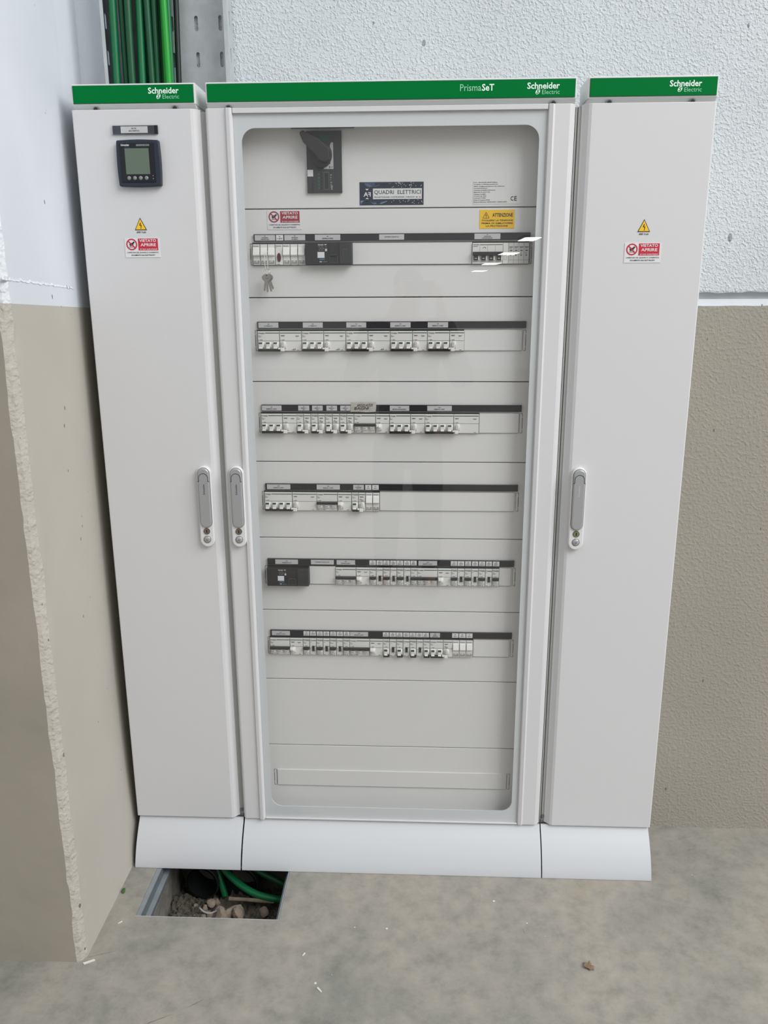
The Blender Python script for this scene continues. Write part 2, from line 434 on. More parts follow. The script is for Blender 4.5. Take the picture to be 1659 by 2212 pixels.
# rough plaster ridge across the pillar side
b = MB(); n = 60
vs = []; fs = []
for i in range(n + 1):
    y = -0.395 + 0.385 * i / n; z = 1.5315 - 0.0175 * (i / n) ** 1.1 + 0.003 * noise.noise(Vector((y * 60, 0, 0)))
    h = 0.0012 + 0.0016 * noise.noise(Vector((y * 90, 4, 0))); t = 0.0035 + 0.002 * noise.noise(Vector((y * 70, 9, 0)))
    sx = -0.6995 - .024 * (y + .366) / .34; vs += [(sx - .0008, y, z + t * 2.2), (sx + h, y, z), (sx - .0008, y, z - t * .4)]
for i in range(n):
    for r in range(2): a = i * 3 + r; fs.append((a, a + 1, a + 4, a + 3))
b.add(vs, fs, 'white_edge'); struct(b.build('trim_1', smooth=True), 'ragged plaster ridge across the white side of the pillar', 'plaster ridge')

# ------------------------------------------------------------------ cabinets
SCH = 'Schneider'
def logo(b, x0, x1, z1, y, m1='logo_white', m2='logo_pale'):
    """two-line maker's logo; x0..x1 wide, z1 = top"""
    w_ = x1 - x0; h = w_ * 0.185
    b.text(SCH, x0, x1, z1 - h, z1, y, m1, True)
    gx, gz, gr = x0 + w_ * 0.33, z1 - h * 1.42, h * 0.34
    b.flat([(gx + gr * 1.05 * math.cos(a) + .35 * gr * 1.15 * math.sin(a), gz + gr * 1.25 * math.sin(a)) for a in [i * math.pi / 12 for i in range(24)]], y, m1)
    b.text('S', gx - gr * .55, gx + gr * .65, gz - gr * .95, gz + gr * .95, y - .0003, 'header_green' if m1 == 'logo_white' else m2, True, shear=.35)
    b.text('Electric', x0 + w_ * 0.46, x1, z1 - h * 1.82, z1 - h * 1.14, y, m2)

def frame_pieces(b, X0, X1, Z0, Z1, x0, x1, z0, z1, r, y0, y1, m):
    b.box(X0, x0, y0, y1, Z0, Z1, m); b.box(x1, X1, y0, y1, Z0, Z1, m)
    b.box(x0, x1, y0, y1, Z0, z0, m); b.box(x0, x1, y0, y1, z1, Z1, m)
    for cx, cz, sx, sz in ((x0, z0, 1, 1), (x1, z0, -1, 1), (x0, z1, 1, -1), (x1, z1, -1, -1)):
        arc = [(cx + sx * r * (1 - math.sin(a)), cz + sz * r * (1 - math.cos(a))) for a in [i * math.pi / 16 for i in range(9)]]
        poly = [(cx, cz)] + arc
        b.prism_y(poly, y0, y1, m)

def header(root, x0, x1, logos, holes):
    b = MB(); Zt, Zb = 1.9415, 1.9000
    # body: front panel, tapering sides, top
    b.box(x0, x1, 0.0, 0.10, Zb - .001, Zt, 'header_white')
    b.prism_x([(0.0, Zb - .001), (0.012, 1.8885), (0.10, 1.8885), (0.10, Zb - .001)], x0 + .001, x1 - .001, 'header_white')
    o = b.build('header_panel', root, bevel=0.0016)
    b = MB(); b.box(x0 + .0035, x1 - .0035, -0.0016, 0.001, Zb + .0022, Zt - .0034, 'green_edge')
    b.box(x0 + .0047, x1 - .0047, -0.0020, 0.001, Zb + .0034, Zt - .0046, 'header_green')
    for kind, a, c, z1 in logos:
        if kind == 'logo': logo(b, a, c, z1, -0.0024)
        else:
            b.text('Prisma', a, a + (c - a) * .62, z1 - .0135, z1, -0.0024, 'logo_pale')
            b.text('SeT', a + (c - a) * .64, c, z1 - .0135, z1, -0.0024, 'logo_white', True)
    b.build('green_strip', o)
    for hx in holes:
        b = MB(); b.cyl_y(hx, 1.8912, 0.0062, 0.0015, 0.012, 'trim_gray', 20); b.cyl_y(hx, 1.8912, 0.0045, 0.0010, 0.002, 'slot_dark', 16)
        b.build('screw_hole', o)

def kick(root, x0, x1):
    b = MB(); pts = [(0.0085, 0.1165), (0.0035, 0.109), (-0.0100, 0.094), (-0.0225, 0.078), (-0.0350, 0.060), (-0.0455, 0.041), (-0.0530, 0.0235), (-0.0585, 0.007), (-0.0590, 0.001)]
    back = [(y + 0.004, z) for y, z in pts[::-1]]
    b.prism_x(pts + back, x0, x1, 'kick_paint')
    # split concave side caps are thin, add return lips
    b.box(x0, x1, -0.058, -0.045, 0.0, 0.004, 'kick_paint')
    return b.build('plinth_cover', root, smooth=True)

def body(root, x0, x1, z0=0.112, front=0.024):
    b = MB(); t = 0.012
    b.box(x0, x1, 0.155, 0.168, z0, 1.888, 'body_paint')
    b.box(x0, x0 + t, front, 0.155, z0, 1.888, 'body_paint'); b.box(x1 - t, x1, front, 0.155, z0, 1.888, 'body_paint')
    b.box(x0 + t, x1 - t, front, 0.155, 1.876, 1.888, 'body_paint'); b.box(x0 + t, x1 - t, front, 0.155, z0, z0 + .01, 'body_paint')
    b.box(x0, x0 + .02, 0.030, 0.165, 0.0, z0, 'body_paint'); b.box(x1 - .02, x1, 0.030, 0.165, 0.0, z0, 'body_paint')
    return b.build('cabinet_body', root)

def handle(root, cx, zt, flip=1, lock='brass', tone=0):
    """swing handle in a white escutcheon; zt = top"""
    def stad(hw, z0, z1, r=None, n=14):
        return [(cx + hw * math.cos(a), z1 - hw + hw * math.sin(a)) for a in [math.pi * i / n for i in range(n + 1)]] + \
               [(cx + hw * math.cos(a), z0 + hw + hw * math.sin(a)) for a in [math.pi + math.pi * i / n for i in range(n + 1)]]
    zb_ = zt - 0.203
    b = MB(); b.prism_y(stad(0.0175, zb_, zt), -0.0125, 0.001, 'handle_white')
    pl = b.build('door_handle', root, bevel=0.003, seg=3)
    b = MB(); b.prism_y(stad(0.0150, zt - .1535, zt - .003), -0.0129, -0.006, 'slot_dark'); b.build('recess', pl)
    b = MB(); b.prism_y(stad(0.0143, zt - .1530, zt - .0036), -0.0175, -0.006, 'handle_gray')
    lv = b.build('lever', pl, bevel=0.0035, seg=4, smooth=True)
    # thumb arch line between the cap and the lever
    b = MB(); arch = [(cx + .0112 * math.cos(a), zt - .0285 + .0118 * math.sin(a)) for a in [math.pi * i / 12 for i in range(13)]]
    arch = [(cx + .0142, zt - .0365), (cx + .0112, zt - .0365)] + arch + [(cx - .0112, zt - .0365), (cx - .0142, zt - .0365)]
    b.line(arch, .0013, -0.01775, 'slot_dark')
    b.text(SCH, cx - .0135, cx + .0135, zt - .058, zt - .0535, -0.01772, 'mid_plastic' if tone == 0 else 'label_gray', True, rot=math.pi / 2)
    b.build('lever_marking', pl)
    b = MB(); b.cyl_y(cx, zt - .1625, .0078, -.0140, -.008, 'slot_dark'); b.cyl_y(cx, zt - .1625, .0070, -.0146, -.008, lock)
    b.flat([(cx - .0012, zt - .1665), (cx + .0014, zt - .1665), (cx + .0014, zt - .159), (cx - .0004, zt - .158), (cx - .0016, zt - .160)], -.01475, 'slot_dark')
    b.build('lock_cylinder', pl)
    b = MB(); b.cyl_y(cx, zt - .1835, .0092, -.0132, -.008, 'mid_plastic'); b.dome_y(cx, zt - .1835, .0084, -.0130, .0032, 'handle_gray')
    b.line([(cx - .002, zt - .185), (cx, zt - .1815), (cx + .002, zt - .185), (cx - .002, zt - .185)], .0005, -.0165, 'mid_plastic')
    b.build('push_button', pl, smooth=True)
    return pl

def cab(loc, label):
    return empty('electrical_cabinet', loc, label, 'electrical cabinet', 'three white cabinets standing side by side')

# left cabinet
DZ0, DZ1 = 0.1205, 1.8905
A = cab((0, 0, 0), 'narrow white electrical cabinet beside the pillar, with the digital meter in its door')
body(A, -0.6930, -0.4060)
b = MB(); b.prism_z([(-0.6936, 0.020), (-0.6936, 0.0020), (-0.6916, 0), (-0.4320, 0), (-0.4260, 0.0022), (-0.4170, 0.0125), (-0.4135, 0.0150), (-0.4130, 0.022)], DZ0, DZ1, 'door_paint')
b.build('door', A, bevel=0.0012)
b = MB(); b.box(-0.4135, -0.4020, 0.0180, 0.030, DZ0 + .004, DZ1 - .004, 'rail_gray'); b.tube([(-.408, .015, DZ0 + .012), (-.408, .015, DZ0 + .02)], .0035, 'galvanised_dark'); b.build('side_rail', A)
header(A, -0.6900, -0.4185, [('logo', -0.5205, -0.4535, 1.9325)], (-0.6395, -0.4653))
kick(A, -0.6895, -0.4025)
handle(A, -0.4490, 1.1010)

# centre cabinet
B = cab((0, 0, 0), 'wide white electrical cabinet with glazed door in the middle of the three')
body(B, -0.3980, 0.4040)
WX0, WX1, WZ0, WZ1 = -0.3235, 0.3240, 0.1560, 1.8510      # clear opening
b = MB(); dm = 'door_paint'
b.prism_z([(-0.3995, 0.022), (-0.3995, 0.0060), (-0.3960, 0.0010), (-0.3930, 0), (-0.3560, 0), (-0.3535, -0.0050), (-0.3460, -0.0060), (-0.3425, -0.0050), (-0.3400, 0.0060), (-0.3400, 0.022)], DZ0, DZ1, dm)
b.prism_z([(0.3395, 0.022), (0.3395, 0.0060), (0.3415, -0.0010), (0.3505, -0.0035), (0.3530, -0.0005), (0.3545, 0), (0.3860, 0), (0.3915, 0.0020), (0.3985, 0.0110), (0.4000, 0.022)], DZ0, DZ1, dm)
b.box(-0.3400, 0.3395, 0.0, 0.022, 1.8800, DZ1, dm); b.box(-0.3400, 0.3395, 0.0, 0.022, DZ0, 0.1240, dm)
door = b.build('door', B, bevel=0.0009)
b = MB(); frame_pieces(b, -0.3398, 0.3393, 0.1242, 1.8798, WX0, WX1, WZ0, WZ1, 0.030, 0.0068, 0.0100, 'window_border')
b.build('window_frame', door)
b = MB(); b.box(-0.3394, 0.3389, 0.0020, 0.0058, 0.1246, 1.8794, 'pane_clear'); b.build('window_pane', door)
# inner reveal between the door and the front plates
b = MB(); b.box(-0.386, -0.3475, 0.0255, 0.060, 0.124, 1.874, 'body_paint'); b.box(0.3475, 0.392, 0.0255, 0.060, 0.124, 1.874, 'body_paint')
b.box(-0.386, 0.392, 0.0255, 0.060, 1.8745, 1.880, 'body_paint')
b.build('inner_frame', B)
PY = 0.052
lines = [1.6883 - 0.19593 * i for i in range(9)]
tops = [1.873] + lines
for i in range(9):
    z1, z0 = tops[i] - (0.0 if i == 0 else 0.0012), tops[i + 1] + 0.0010
    b = MB(); b.bbox(-0.3470, 0.3470, PY, PY + 0.012, z0, z1, 0.0009, 'plate_paint'); b.build('front_plate', B)
b = MB(); b.box(-0.3474, 0.3474, 0.0655, 0.0675, 0.1225, 1.8735, 'slot_dark'); b.build('backing_panel', B)
b = MB(); b.box(0.4010, 0.4045, 0.0185, 0.030, DZ0 + .004, DZ1 - .004, 'rail_gray'); b.build('side_rail', B)
header(B, -0.3960, 0.3980, [('logo', 0.2930, 0.3615, 1.9315), ('prisma', 0.1512, 0.2235, 1.9300)], (-0.3480, 0.3500))
kick(B, -0.3985, 0.4010)
handle(B, -0.3700, 1.1010)

# right cabinet
Cc = cab((0, 0, 0), 'narrow white electrical cabinet on the right, beside the bare tan wall')
body(Cc, 0.4060, 0.6925)
b = MB(); b.prism_z([(0.4125, 0.022), (0.4130, 0.0150), (0.4165, 0.0125), (0.4260, 0.0025), (0.4320, 0), (0.6905, 0), (0.6926, 0.0020), (0.6926, 0.020)], DZ0, DZ1, 'door_paint')
b.build('door', Cc, bevel=0.0012)
b = MB(); b.box(0.4068, 0.4128, 0.0180, 0.030, DZ0 + .004, DZ1 - .004, 'rail_gray'); b.tube([(.409, .015, DZ0 + .012), (.409, .015, DZ0 + .02)], .0035, 'galvanised_dark'); b.build('side_rail', Cc)
header(Cc, 0.4215, 0.6930, [('logo', 0.5905, 0.6575, 1.9320)], (0.4679, 0.6418))
kick(Cc, 0.4040, 0.6895)
handle(Cc, 0.4490, 1.1020, lock='brass_green', tone=1)

# ------------------------------------------------------------------ devices behind the glass
M1 = 0.01745; RH = 0.0470; FY = 0.0450      # module pitch, row window height, device face plane
rowz = {r: lines[i] - 0.1228 for r, i in ((1, 0), (2, 1), (3, 2), (4, 3), (5, 4), (6, 5), (8, 7))}
RN = {1: 'top row', 2: 'second row from the top', 3: 'third row from the top', 4: 'fourth row from the top', 5: 'fifth row from the top', 6: 'lowest row'}

# dark cut-out edges, end brackets, blanking strips (parts of the centre cabinet)
ext = {1: (-0.3178, 0.3162), 2: (-0.3148, 0.1731), 3: (-0.3142, 0.2139), 4: (-0.3146, -0.0268), 5: (-0.3146, 0.2740), 6: (-0.3166, 0.2130)}
for r, (xa, xb) in ext.items():
    z = rowz[r]
    b = MB(); b.box(xa - .0008, xb + .0006, PY - .0012, PY + .001, z - .0012, z + RH + .0022, 'slot_dark'); b.build('cutout_edge', B)
def blank(r, xa, xb, z=None):
    z = rowz[r] if z is None else z
    b = MB(); b.bbox(xa, xb, PY - .0030, PY + .001, z, z + RH + .001, .0008, 'plate_paint')
    b.line([(xa, z), (xb, z)], .0007, PY - .0031, 'breaker_line')
    b.build('blanking_strip', B)
for r, xa, xb in ((1, -0.0868, 0.1872), (2, 0.1731, 0.3085), (3, 0.2139, 0.3085), (4, -0.0268, 0.3050), (5, -0.2078, -0.1408), (5, 0.2740, 0.3040), (6, 0.2135, 0.3060)): blank(r, xa, xb)
blank(8, -0.312, 0.312)
def bracket(xc, z, s):
    b = MB(); h = RH; y = PY - .0006; w_ = .0012
    b.line([(xc, z), (xc + s * .0045, z), (xc + s * .0045, z + h * .18)], w_, y, 'trim_gray')
    b.line([(xc + s * .0045, z + h * .22), (xc + s * .0045, z + h * .80)], w_, y, 'slot_dark')
    b.line([(xc + s * .0045, z + h * .84), (xc + s * .0045, z + h), (xc, z + h)], w_, y, 'trim_gray')
    if s > 0 or z < 0.4: b.line([(xc - s * .002, z), (xc - s * .002, z + h)], .0008, y, 'trim_gray')
    b.build('end_bracket', B)
for r, (xa, xb) in {1: (-.3190, .3185), 2: (-.3160, .3130), 3: (-.3155, .3125), 4: (-.3160, .3105), 5: (-.3170, .3100), 6: (-.3175, .3120), 8: (-.3160, .3160)}.items():
    bracket(xa, rowz[r], -1); bracket(xb, rowz[r], 1)

def tiny(b, x, z, w_, y, m='ink_gray', h=.0007): b.rect(x, x + w_, z, z + h, y, m)
F = -0.0003
def face(b, w_, maker=True, wide=True, green=True, step=True):
    """white moulded front; local x 0..w, z 0..RH, front at y=0"""
    b.bbox(0.0004, w_ - 0.0004, 0, 0.0068, 0.0, RH - .0012, .0007, 'breaker_white')
    z = RH
    if maker:
        lw = min(.0150, w_ - .0025)
        b.text(SCH, .0016, .0016 + lw, z - .0068, z - .0040, F, 'ink', True)
        b.text('Electric', .0016 + lw * .42, .0016 + lw, z - .0082, z - .0069, F, 'ink_gray')
    if green:
        xa = (.0016 + .0150 + .0012) if maker else .0014
        if w_ - xa > .006: b.rect(xa, w_ - .0014, z - .0062, z - .0044, F, 'breaker_green')
        elif maker: b.rect(.0014, w_ - .0014, z - .0037, z - .0031, F, 'breaker_green')
    if step: b.rect(.0006, w_ - .0006, .0232, .0240, F, 'breaker_line')
    b.rect(w_ - .0007, w_ - .0001, 0, RH - .002, F, 'breaker_line')

def toggle(b, x, on):
    """one pole toggle in its drum, 17.45 mm pitch"""
    # drum
    n = 8; r = .0075; zc = .0135
    pts = [(-r * .62 * math.sin(math.pi * i / n), zc - r * math.cos(math.pi * i / n)) for i in range(n + 1)]
    b.prism_x(pts + [(.002, zc + r), (.002, zc - r)], x + .0030, x + .0150, 'toggle_white')
    if on:
        b.bbox(x + .0033, x + .0123, -.0088, -.001, .0078, .0198, .0008, 'breaker_white')
        b.box(x + .0038, x + .0120, -.0093, -.004, .0172, .0204, 'toggle_green')
        b.bbox(x + .0036, x + .0122, -.0112, -.004, .0056, .0088, .0009, 'toggle_white')
    else:
        b.bbox(x + .0040, x + .0122, -.0075, -.001, .0078, .0156, .0008, 'breaker_shade')
        b.line([(x + .0052, .0118), (x + .0108, .0122)], .0009, -.0079, 'ink_gray')

_proto = {}
def copy_tree(o, parent=None):
    c = o.copy(); COL.objects.link(c)
    if parent: c.parent = parent
    for ch in list(o.children): copy_tree(ch, c)
    return c

def build_breaker(poles, on):
    w_ = poles * M1
    root = empty('circuit_breaker', (0, 0, 0), 'x', 'circuit breaker')
    b = MB(); face(b, w_)
    tiny(b, .0018, RH - .0108, .0032, F, 'ink_gray', .0008); tiny(b, .0018, RH - .0128, .0026, F, 'ink', .0008); tiny(b, .0050, RH - .0128, .0050, F, 'ink_gray', .0006); tiny(b, .0018, RH - .0148, .0060, F, 'ink_gray', .0008)
    tiny(b, .0018, .0252, .0024, F, 'ink_gray'); tiny(b, .0058, .0250, .0056, F, 'red_mark' if on else 'ink', .0011)
    if not on:
        for q, l_ in ((.0020, .005), (.0100, .003), (.0150, .0062)):
            if q + l_ < w_ - .001: tiny(b, q, .0016, l_, F, 'ink_gray', .0011)
    b.build('housing', root)
    for k in range(poles):
        b = MB(); toggle(b, k * M1, on); b.build('toggle', root, smooth=False)
    b = MB()
    if on: b.bbox(.0016, w_ - .0004, -.0072, .0, -.0008, .0046, .0010, 'black_plastic')
    else: b.bbox(.0006, w_ - .0008, -.0090, .0, .0176, .0226, .0010, 'black_plastic')
    b.build('tie_bar', root)
    return root
def build_vigi(mods, on):
    w_ = mods * M1
    root = empty('earth_leakage_module', (0, 0, 0), 'x', 'earth leakage module')
    b = MB(); face(b, w_, maker=False)
    z = RH
    b.line([(.0036, z - .0096), (.0040, z - .0125), (.0115, z - .0125), (.0118, z - .0096)], .0008, F, 'breaker_line')
    tiny(b, .0046, z - .0118, .0060, F, 'ink_gray', .0016)
    if w_ > .03:
        tiny(b, w_ - .0150, z - .0122, .0090, F, 'ink_gray', .0010); tiny(b, w_ - .0140, z - .0140, .0068, F, 'ink_gray', .0010)
        tiny(b, w_ - .0120, .0016, .0050, F, 'ink_gray', .0012)
        if mods == 3:
            tiny(b, w_ - .0240, .0022, .0100, F, 'ink_gray', .0012); b.line([(w_ - .0200, .0015), (w_ - .0200, .0052)], .0012, F, 'ink'); b.ring_y(w_ - .0165, .0050, .0010, .0016, F, 'ink_gray', 12)
    else:
        tiny(b, .0030, z - .0175, .0050, F, 'ink', .0010); tiny(b, .0030, z - .0200, .0090, F, 'ink_gray', .0010)
    tiny(b, .0014, .0252, .0028, F, 'ink_gray'); tiny(b, .0055, .0250, .0058, F, 'red_mark' if on else 'ink', .0011)
    b.build('housing', root)
    b = MB(); n = 10; r = .0082; zc = .0140
    pts = [(-r * .72 * math.sin(math.pi * i / n), zc - r * math.cos(math.pi * i / n)) for i in range(n + 1)]
    b.prism_x(pts + [(.002, zc + r), (.002, zc - r)], .0085, .0148, 'toggle_white')
    if on:
        b.bbox(.0048, .0108, -.0085, -.001, .0095, .0205, .0008, 'breaker_shade')
        b.bbox(.0026, .0110, -.0105, -.001, -.0002, .0082, .0010, 'toggle_white'); b.bbox(-.0030, .0070, -.0100, -.001, .0042, .0074, .0008, 'toggle_white')
    else:
        b.bbox(.0016, .0092, -.0108, -.001, .0158, .0226, .0010, 'toggle_white'); b.bbox(.0040, .0110, -.0085, -.001, .0072, .0150, .0008, 'breaker_shade')
        b.line([(.0050, .0115), (.0100, .0119)], .0008, -.0088, 'ink_gray')
    b.build('toggle', root)
    return root
def build_fuse(poles):
    w_ = poles * M1; root = empty('fuse_holder', (0, 0, 0), 'x', 'fuse holder')
    b = MB(); z = RH
    for k in range(poles):
        x = k * M1; b.bbox(x + .0004, x + M1 - .0004, 0, .0068, 0, z - .0012, .0007, 'breaker_white')
        b.rect(x + M1 - .0006, x + M1 + .0002, 0, z - .002, F, 'breaker_line')
        if k == 0: b.text(SCH, .0016, .0146, z - .0066, z - .0038, F, 'ink_gray', True); tiny(b, .0020, z - .0100, .0080, F, 'ink_gray', .0011)
        b.rect(x + .0016, x + M1 - .0020, .0020, .0100, F, 'breaker_shade')
        b.line([(x + .0022, .0028), (x + .0148, .0028), (x + .0148, .0058), (x + .0022, .0058), (x + .0022, .0028)], .0006, F - .0002, 'breaker_line')
        b.rect(x + .0030, x + .0140, .0038, .0046, F - .0002, 'ink_gray'); b.cyl_y(x + .0132, .0082, .0011, F - .0004, .0, 'ink', 10); tiny(b, x + .0022, .0078, .0040, F - .0002, 'ink_gray', .0012)
    b.build('housing', root)
    for k in range(poles):
        x = k * M1; b = MB(); b.prism_x([(.001, z - .0080), (-.0020, z - .0100), (-.0062, .0225), (-.0050, .0205), (.001, .0190)], x + .0010, x + M1 - .0012, 'toggle_white'); b.build('fuse_drawer', root, bevel=.0006)
    return root
def build_relay():
    root = empty('modular_relay', (0, 0, 0), 'x', 'relay'); w_ = M1; z = RH
    b = MB(); face(b, w_, green=False, step=False)
    tiny(b, .0022, z - .0108, .0030, F, 'ink_gray', .0010); tiny(b, .0014, .0190, .0030, F, 'ink_gray', .0012); tiny(b, .0014, .0150, .0026, F, 'ink_gray', .0012); b.rect(.0140, .0160, .0235, .0255, F, 'ink')
    tiny(b, .0020, .0016, .0052, F, 'ink_gray', .0011); tiny(b, .0120, .0016, .0030, F, 'ink_gray', .0011)
    b.rect(.0052, .0136, .0105, .0272, F, 'breaker_shade')
    b.build('housing', root)
    b = MB(); b.prism_x([(.001, .0256), (-.0022, .0256), (-.0012, .0190), (-.0034, .0124), (.001, .0124)], .0064, .0122, 'black_plastic'); b.build('rocker', root)
    return root
def build_mccb(cover):
    root = empty('moulded_case_breaker', (0, 0, 0), 'x', 'circuit breaker'); W = .1055; H = RH + .0006
    b = MB(); b.bbox(0, W, 0, .0218, 0, H, .0012, 'black_plastic'); 
    x = .029
    b.text(SCH, x, x + .0130, H - .0060, H - .0028, -.0003, 'label_white', True); b.rect(x + .0150, x + .0195, H - .0052, H - .0034, -.0003, 'label_white')
    for i in range(4):
        for j in range(3): b.rect(x + .0020 + .0030 * i, x + .0042 + .0030 * i, H - .0100 - .0034 * j, H - .0082 - .0034 * j, -.0003, 'mid_plastic' if (i + j) % 2 else 'button_gray')
    b.rect(x - .0015, x + .0145, H - .0330, H - .0200, -.0004, 'label_white')
    b.rect(x + .0160, x + .0205, H - .0185, H - .0130, -.0004, 'label_gray'); b.text('T', x + .0170, x + .0190, H - .0110, H - .0084, -.0004, 'label_gray')
    b.rect(x + .0025, x + .0150, H - .0375, H - .0345, -.0004, 'blue_mark'); b.rect(x + .0030, x + .0085, H - .0425, H - .0405, -.0004, 'label_gray'); b.rect(x + .0110, x + .0205, H - .0422, H - .0412, -.0004, 'button_gray')
    b.build('housing', root)
    b = MB(); b.box(.0545, .0740, -.0012, .001, .0030, H - .004, 'slot_dark'); b.bbox(.0565, .0725, -.0045, .001, .0190, .0225, .0008, 'dark_plastic')
    b.line([(.0555, .0205), (.0555, .0040), (.0735, .0040), (.0735, .0205)], .0008, -.0016, 'mid_plastic'); b.build('toggle', root)
    b = MB(); b.bbox(.0780, W - .0012, -.0022, .001, .0014, H - .0014, .0008, 'dark_plastic'); b.line([(.0835, .0110), (.0835, .0380), (.0975, .0380), (.0975, .0110), (.0835, .0110)], .0007, -.0025, 'black_plastic')
    b.rect(.0875, .0925, .0372, .0390, -.0026, 'black_plastic'); b.line([(.0860, .018), (.0860, .034), (.0955, .034), (.0955, .018)], .0006, -.0025, 'mid_plastic'); b.build('cover', root)
    return root
def proto(key):
    kind, a, on = key
    if kind == 'cb': return build_breaker(a, on)
    if kind == 'v': return build_vigi(a, on)
    if kind == 'f': return build_fuse(a)
    if kind == 'k': return build_relay()
    if kind == 'm': return build_mccb(a)
GRP = {'cb': 'circuit breakers in rows behind the glass door', 'v': 'earth leakage modules in rows behind the glass door',
       'f': 'fuse holders in rows behind the glass door', 'k': 'modular relays in the two lowest rows', 'm': 'black moulded case breakers behind the glass door'}
def put(key, x, r, label):
    o = _proto.get(key)
    if o is None: o = _proto[key] = proto(key)
    else: o = copy_tree(o)
    o.location = (x, 0.030 if key[0] == 'm' else FY, rowz[r]); o['label'] = label; o['group'] = GRP[key[0]]
    return o
NP = {1: 'single-pole', 2: 'two-pole', 3: 'three-pole', 4: 'four-pole'}
def cb(p, on, x, r, tagname):
    put(('cb', p, on), x, r, f"white {NP[p]} breaker, {'levers up' if on else 'levers down'}, under the {tagname} tag in the {RN[r]}")
def vg(m, on, x, r, tagname):
    put(('v', m, on), x, r, f"white earth leakage module right of the {tagname} breaker in the {RN[r]}")

# row 1
put(('f', 3, 0), -0.3173, 1, 'white three-pole fuse holder under the F1 tag, at the left end of the top row')
o = empty('indicator_light', (-0.3173 + 3 * M1, FY, rowz[1]), 'white module with an oval dark red lens between the two fuse holders', 'indicator light')
b = MB(); b.bbox(.0004, M1 - .0004, 0, .0068, 0, RH - .0012, .0007, 'breaker_white'); b.text(SCH, .0016, .0150, RH - .0066, RH - .0038, F, 'ink_gray', True); b.rect(.0022, .0034, RH - .0092, RH - .0080, F, 'ink'); tiny(b, .004, .0012, .006, F, 'ink_gray', .0010); b.build('housing', o)
b = MB(); nn = 20
vs = []; 
b.cyl_y(M1 / 2, .0165, .0052, -.0012, .001, 'breaker_shade', 24, .0110); b.cyl_y(M1 / 2, .0165, .0044, -.0022, .001, 'lamp_red', 24, .0098); b.build('lens', o, bevel=.0005)
put(('f', 3, 0), -0.3173 + 4 * M1, 1, 'white three-pole fuse holder under the F2 tag, beside the black breaker of the top row')
put(('m', 0, 0), -0.1928, 1, 'black moulded case breaker under the Q1 tag in the top row')
# surge arrester set: four-pole breaker with black levers and four cartridges
o = empty('circuit_breaker', (0.1876, FY, rowz[1]), 'four-pole breaker with black levers and black bar under the SC tag', 'circuit breaker', GRP['cb'])
b = MB(); w_ = 4 * .0174; b.bbox(.0004, w_ - .0004, 0, .0068, 0, RH - .0012, .0007, 'breaker_white')
b.text(SCH, .0024, .0160, RH - .0064, RH - .0038, F, 'ink', True); tiny(b, .0024, RH - .0096, .0100, F, 'ink_gray', .0011); b.rect(.0172, w_ - .0014, RH - .0060, RH - .0046, F, 'breaker_green')
for k in range(1, 4): b.rect(k * .0174 - .0002, k * .0174 + .0002, .020, RH - .007, F, 'breaker_line')
b.line([(.0235, RH - .0130), (.0260, RH - .0108), (.0300, RH - .0108), (.0300, RH - .0136)], .0012, F, 'ink_gray')
for k in range(4): tiny(b, k * .0174 + .0016, .0050, .0150, F, 'breaker_line', .0005)
b.build('housing', o)
b = MB(); b.bbox(.0012, w_ - .0008, -.0080, .0, .0180, .0262, .0010, 'black_plastic'); b.build('tie_bar', o)
for k in range(4):
    b = MB(); b.bbox(k * .0174 + .0036, k * .0174 + .0128, -.0062, .0, .0078, .0182, .0008, 'black_plastic'); tiny(b, k * .0174 + .0056, .0110, .0050, -.0065, 'label_gray', .0014)
    b.bbox(k * .0174 + .0132, k * .0174 + .0160, -.0045, .0, .0082, .0180, .0006, 'toggle_white'); b.build('toggle', o)
o = empty('surge_arrester', (0.2572, FY, rowz[1]), 'white surge arrester with four slim cartridges at the right end of the top row', 'surge arrester')
b = MB(); b.bbox(.0002, .0124, 0, .0068, 0, RH - .0012, .0006, 'breaker_white'); b.line([(.0030, .0090), (.0030, .0180), (.0085, .0180), (.0085, .0090), (.0030, .0090)], .0005, F, 'breaker_line'); b.build('housing', o)
for k in range(4):
    x = .0126 + k * .0117; b = MB(); b.bbox(x, x + .0114, -.0008, .0068, 0, RH - .0012, .0005, 'breaker_shade')
    tiny(b, x + .0014, RH - .0112, .0086, -.0011, 'ink', .0014); tiny(b, x + .0018, RH - .0136, .0060, -.0011, 'ink_gray', .0008)
    b.flat([(x + .0057 + .0032 * math.cos(a), RH - .0180 + .0013 * math.sin(a)) for a in [i * math.pi / 6 for i in range(12)]], -.0011, 'mid_plastic')
    tiny(b, x + .0020, RH - .0240, .0040, -.0011, 'ink_gray', .0012); b.rect(x + .0038, x + .0068, RH - .0300, RH - .0262, -.0011, 'breaker_line'); b.rect(x + .0002, x + .0112, .0080, .0085, -.0011, 'breaker_line')
    b.build('cartridge', o)
b = MB(); b.bbox(.0598, .0618, -.0002, .0068, 0, RH - .001, .0004, 'trim_gray'); b.build('end_clamp', o)

# row 2
x = -0.3142
for n_, v in (('Q2', 3), ('Q3', 3), ('Q4', 3), ('Q5', 2), ('Q6', 2)):
    cb(3, True, x, 2, n_); vg(v, True, x + 3 * M1, 2, n_); x += (3 + v) * M1
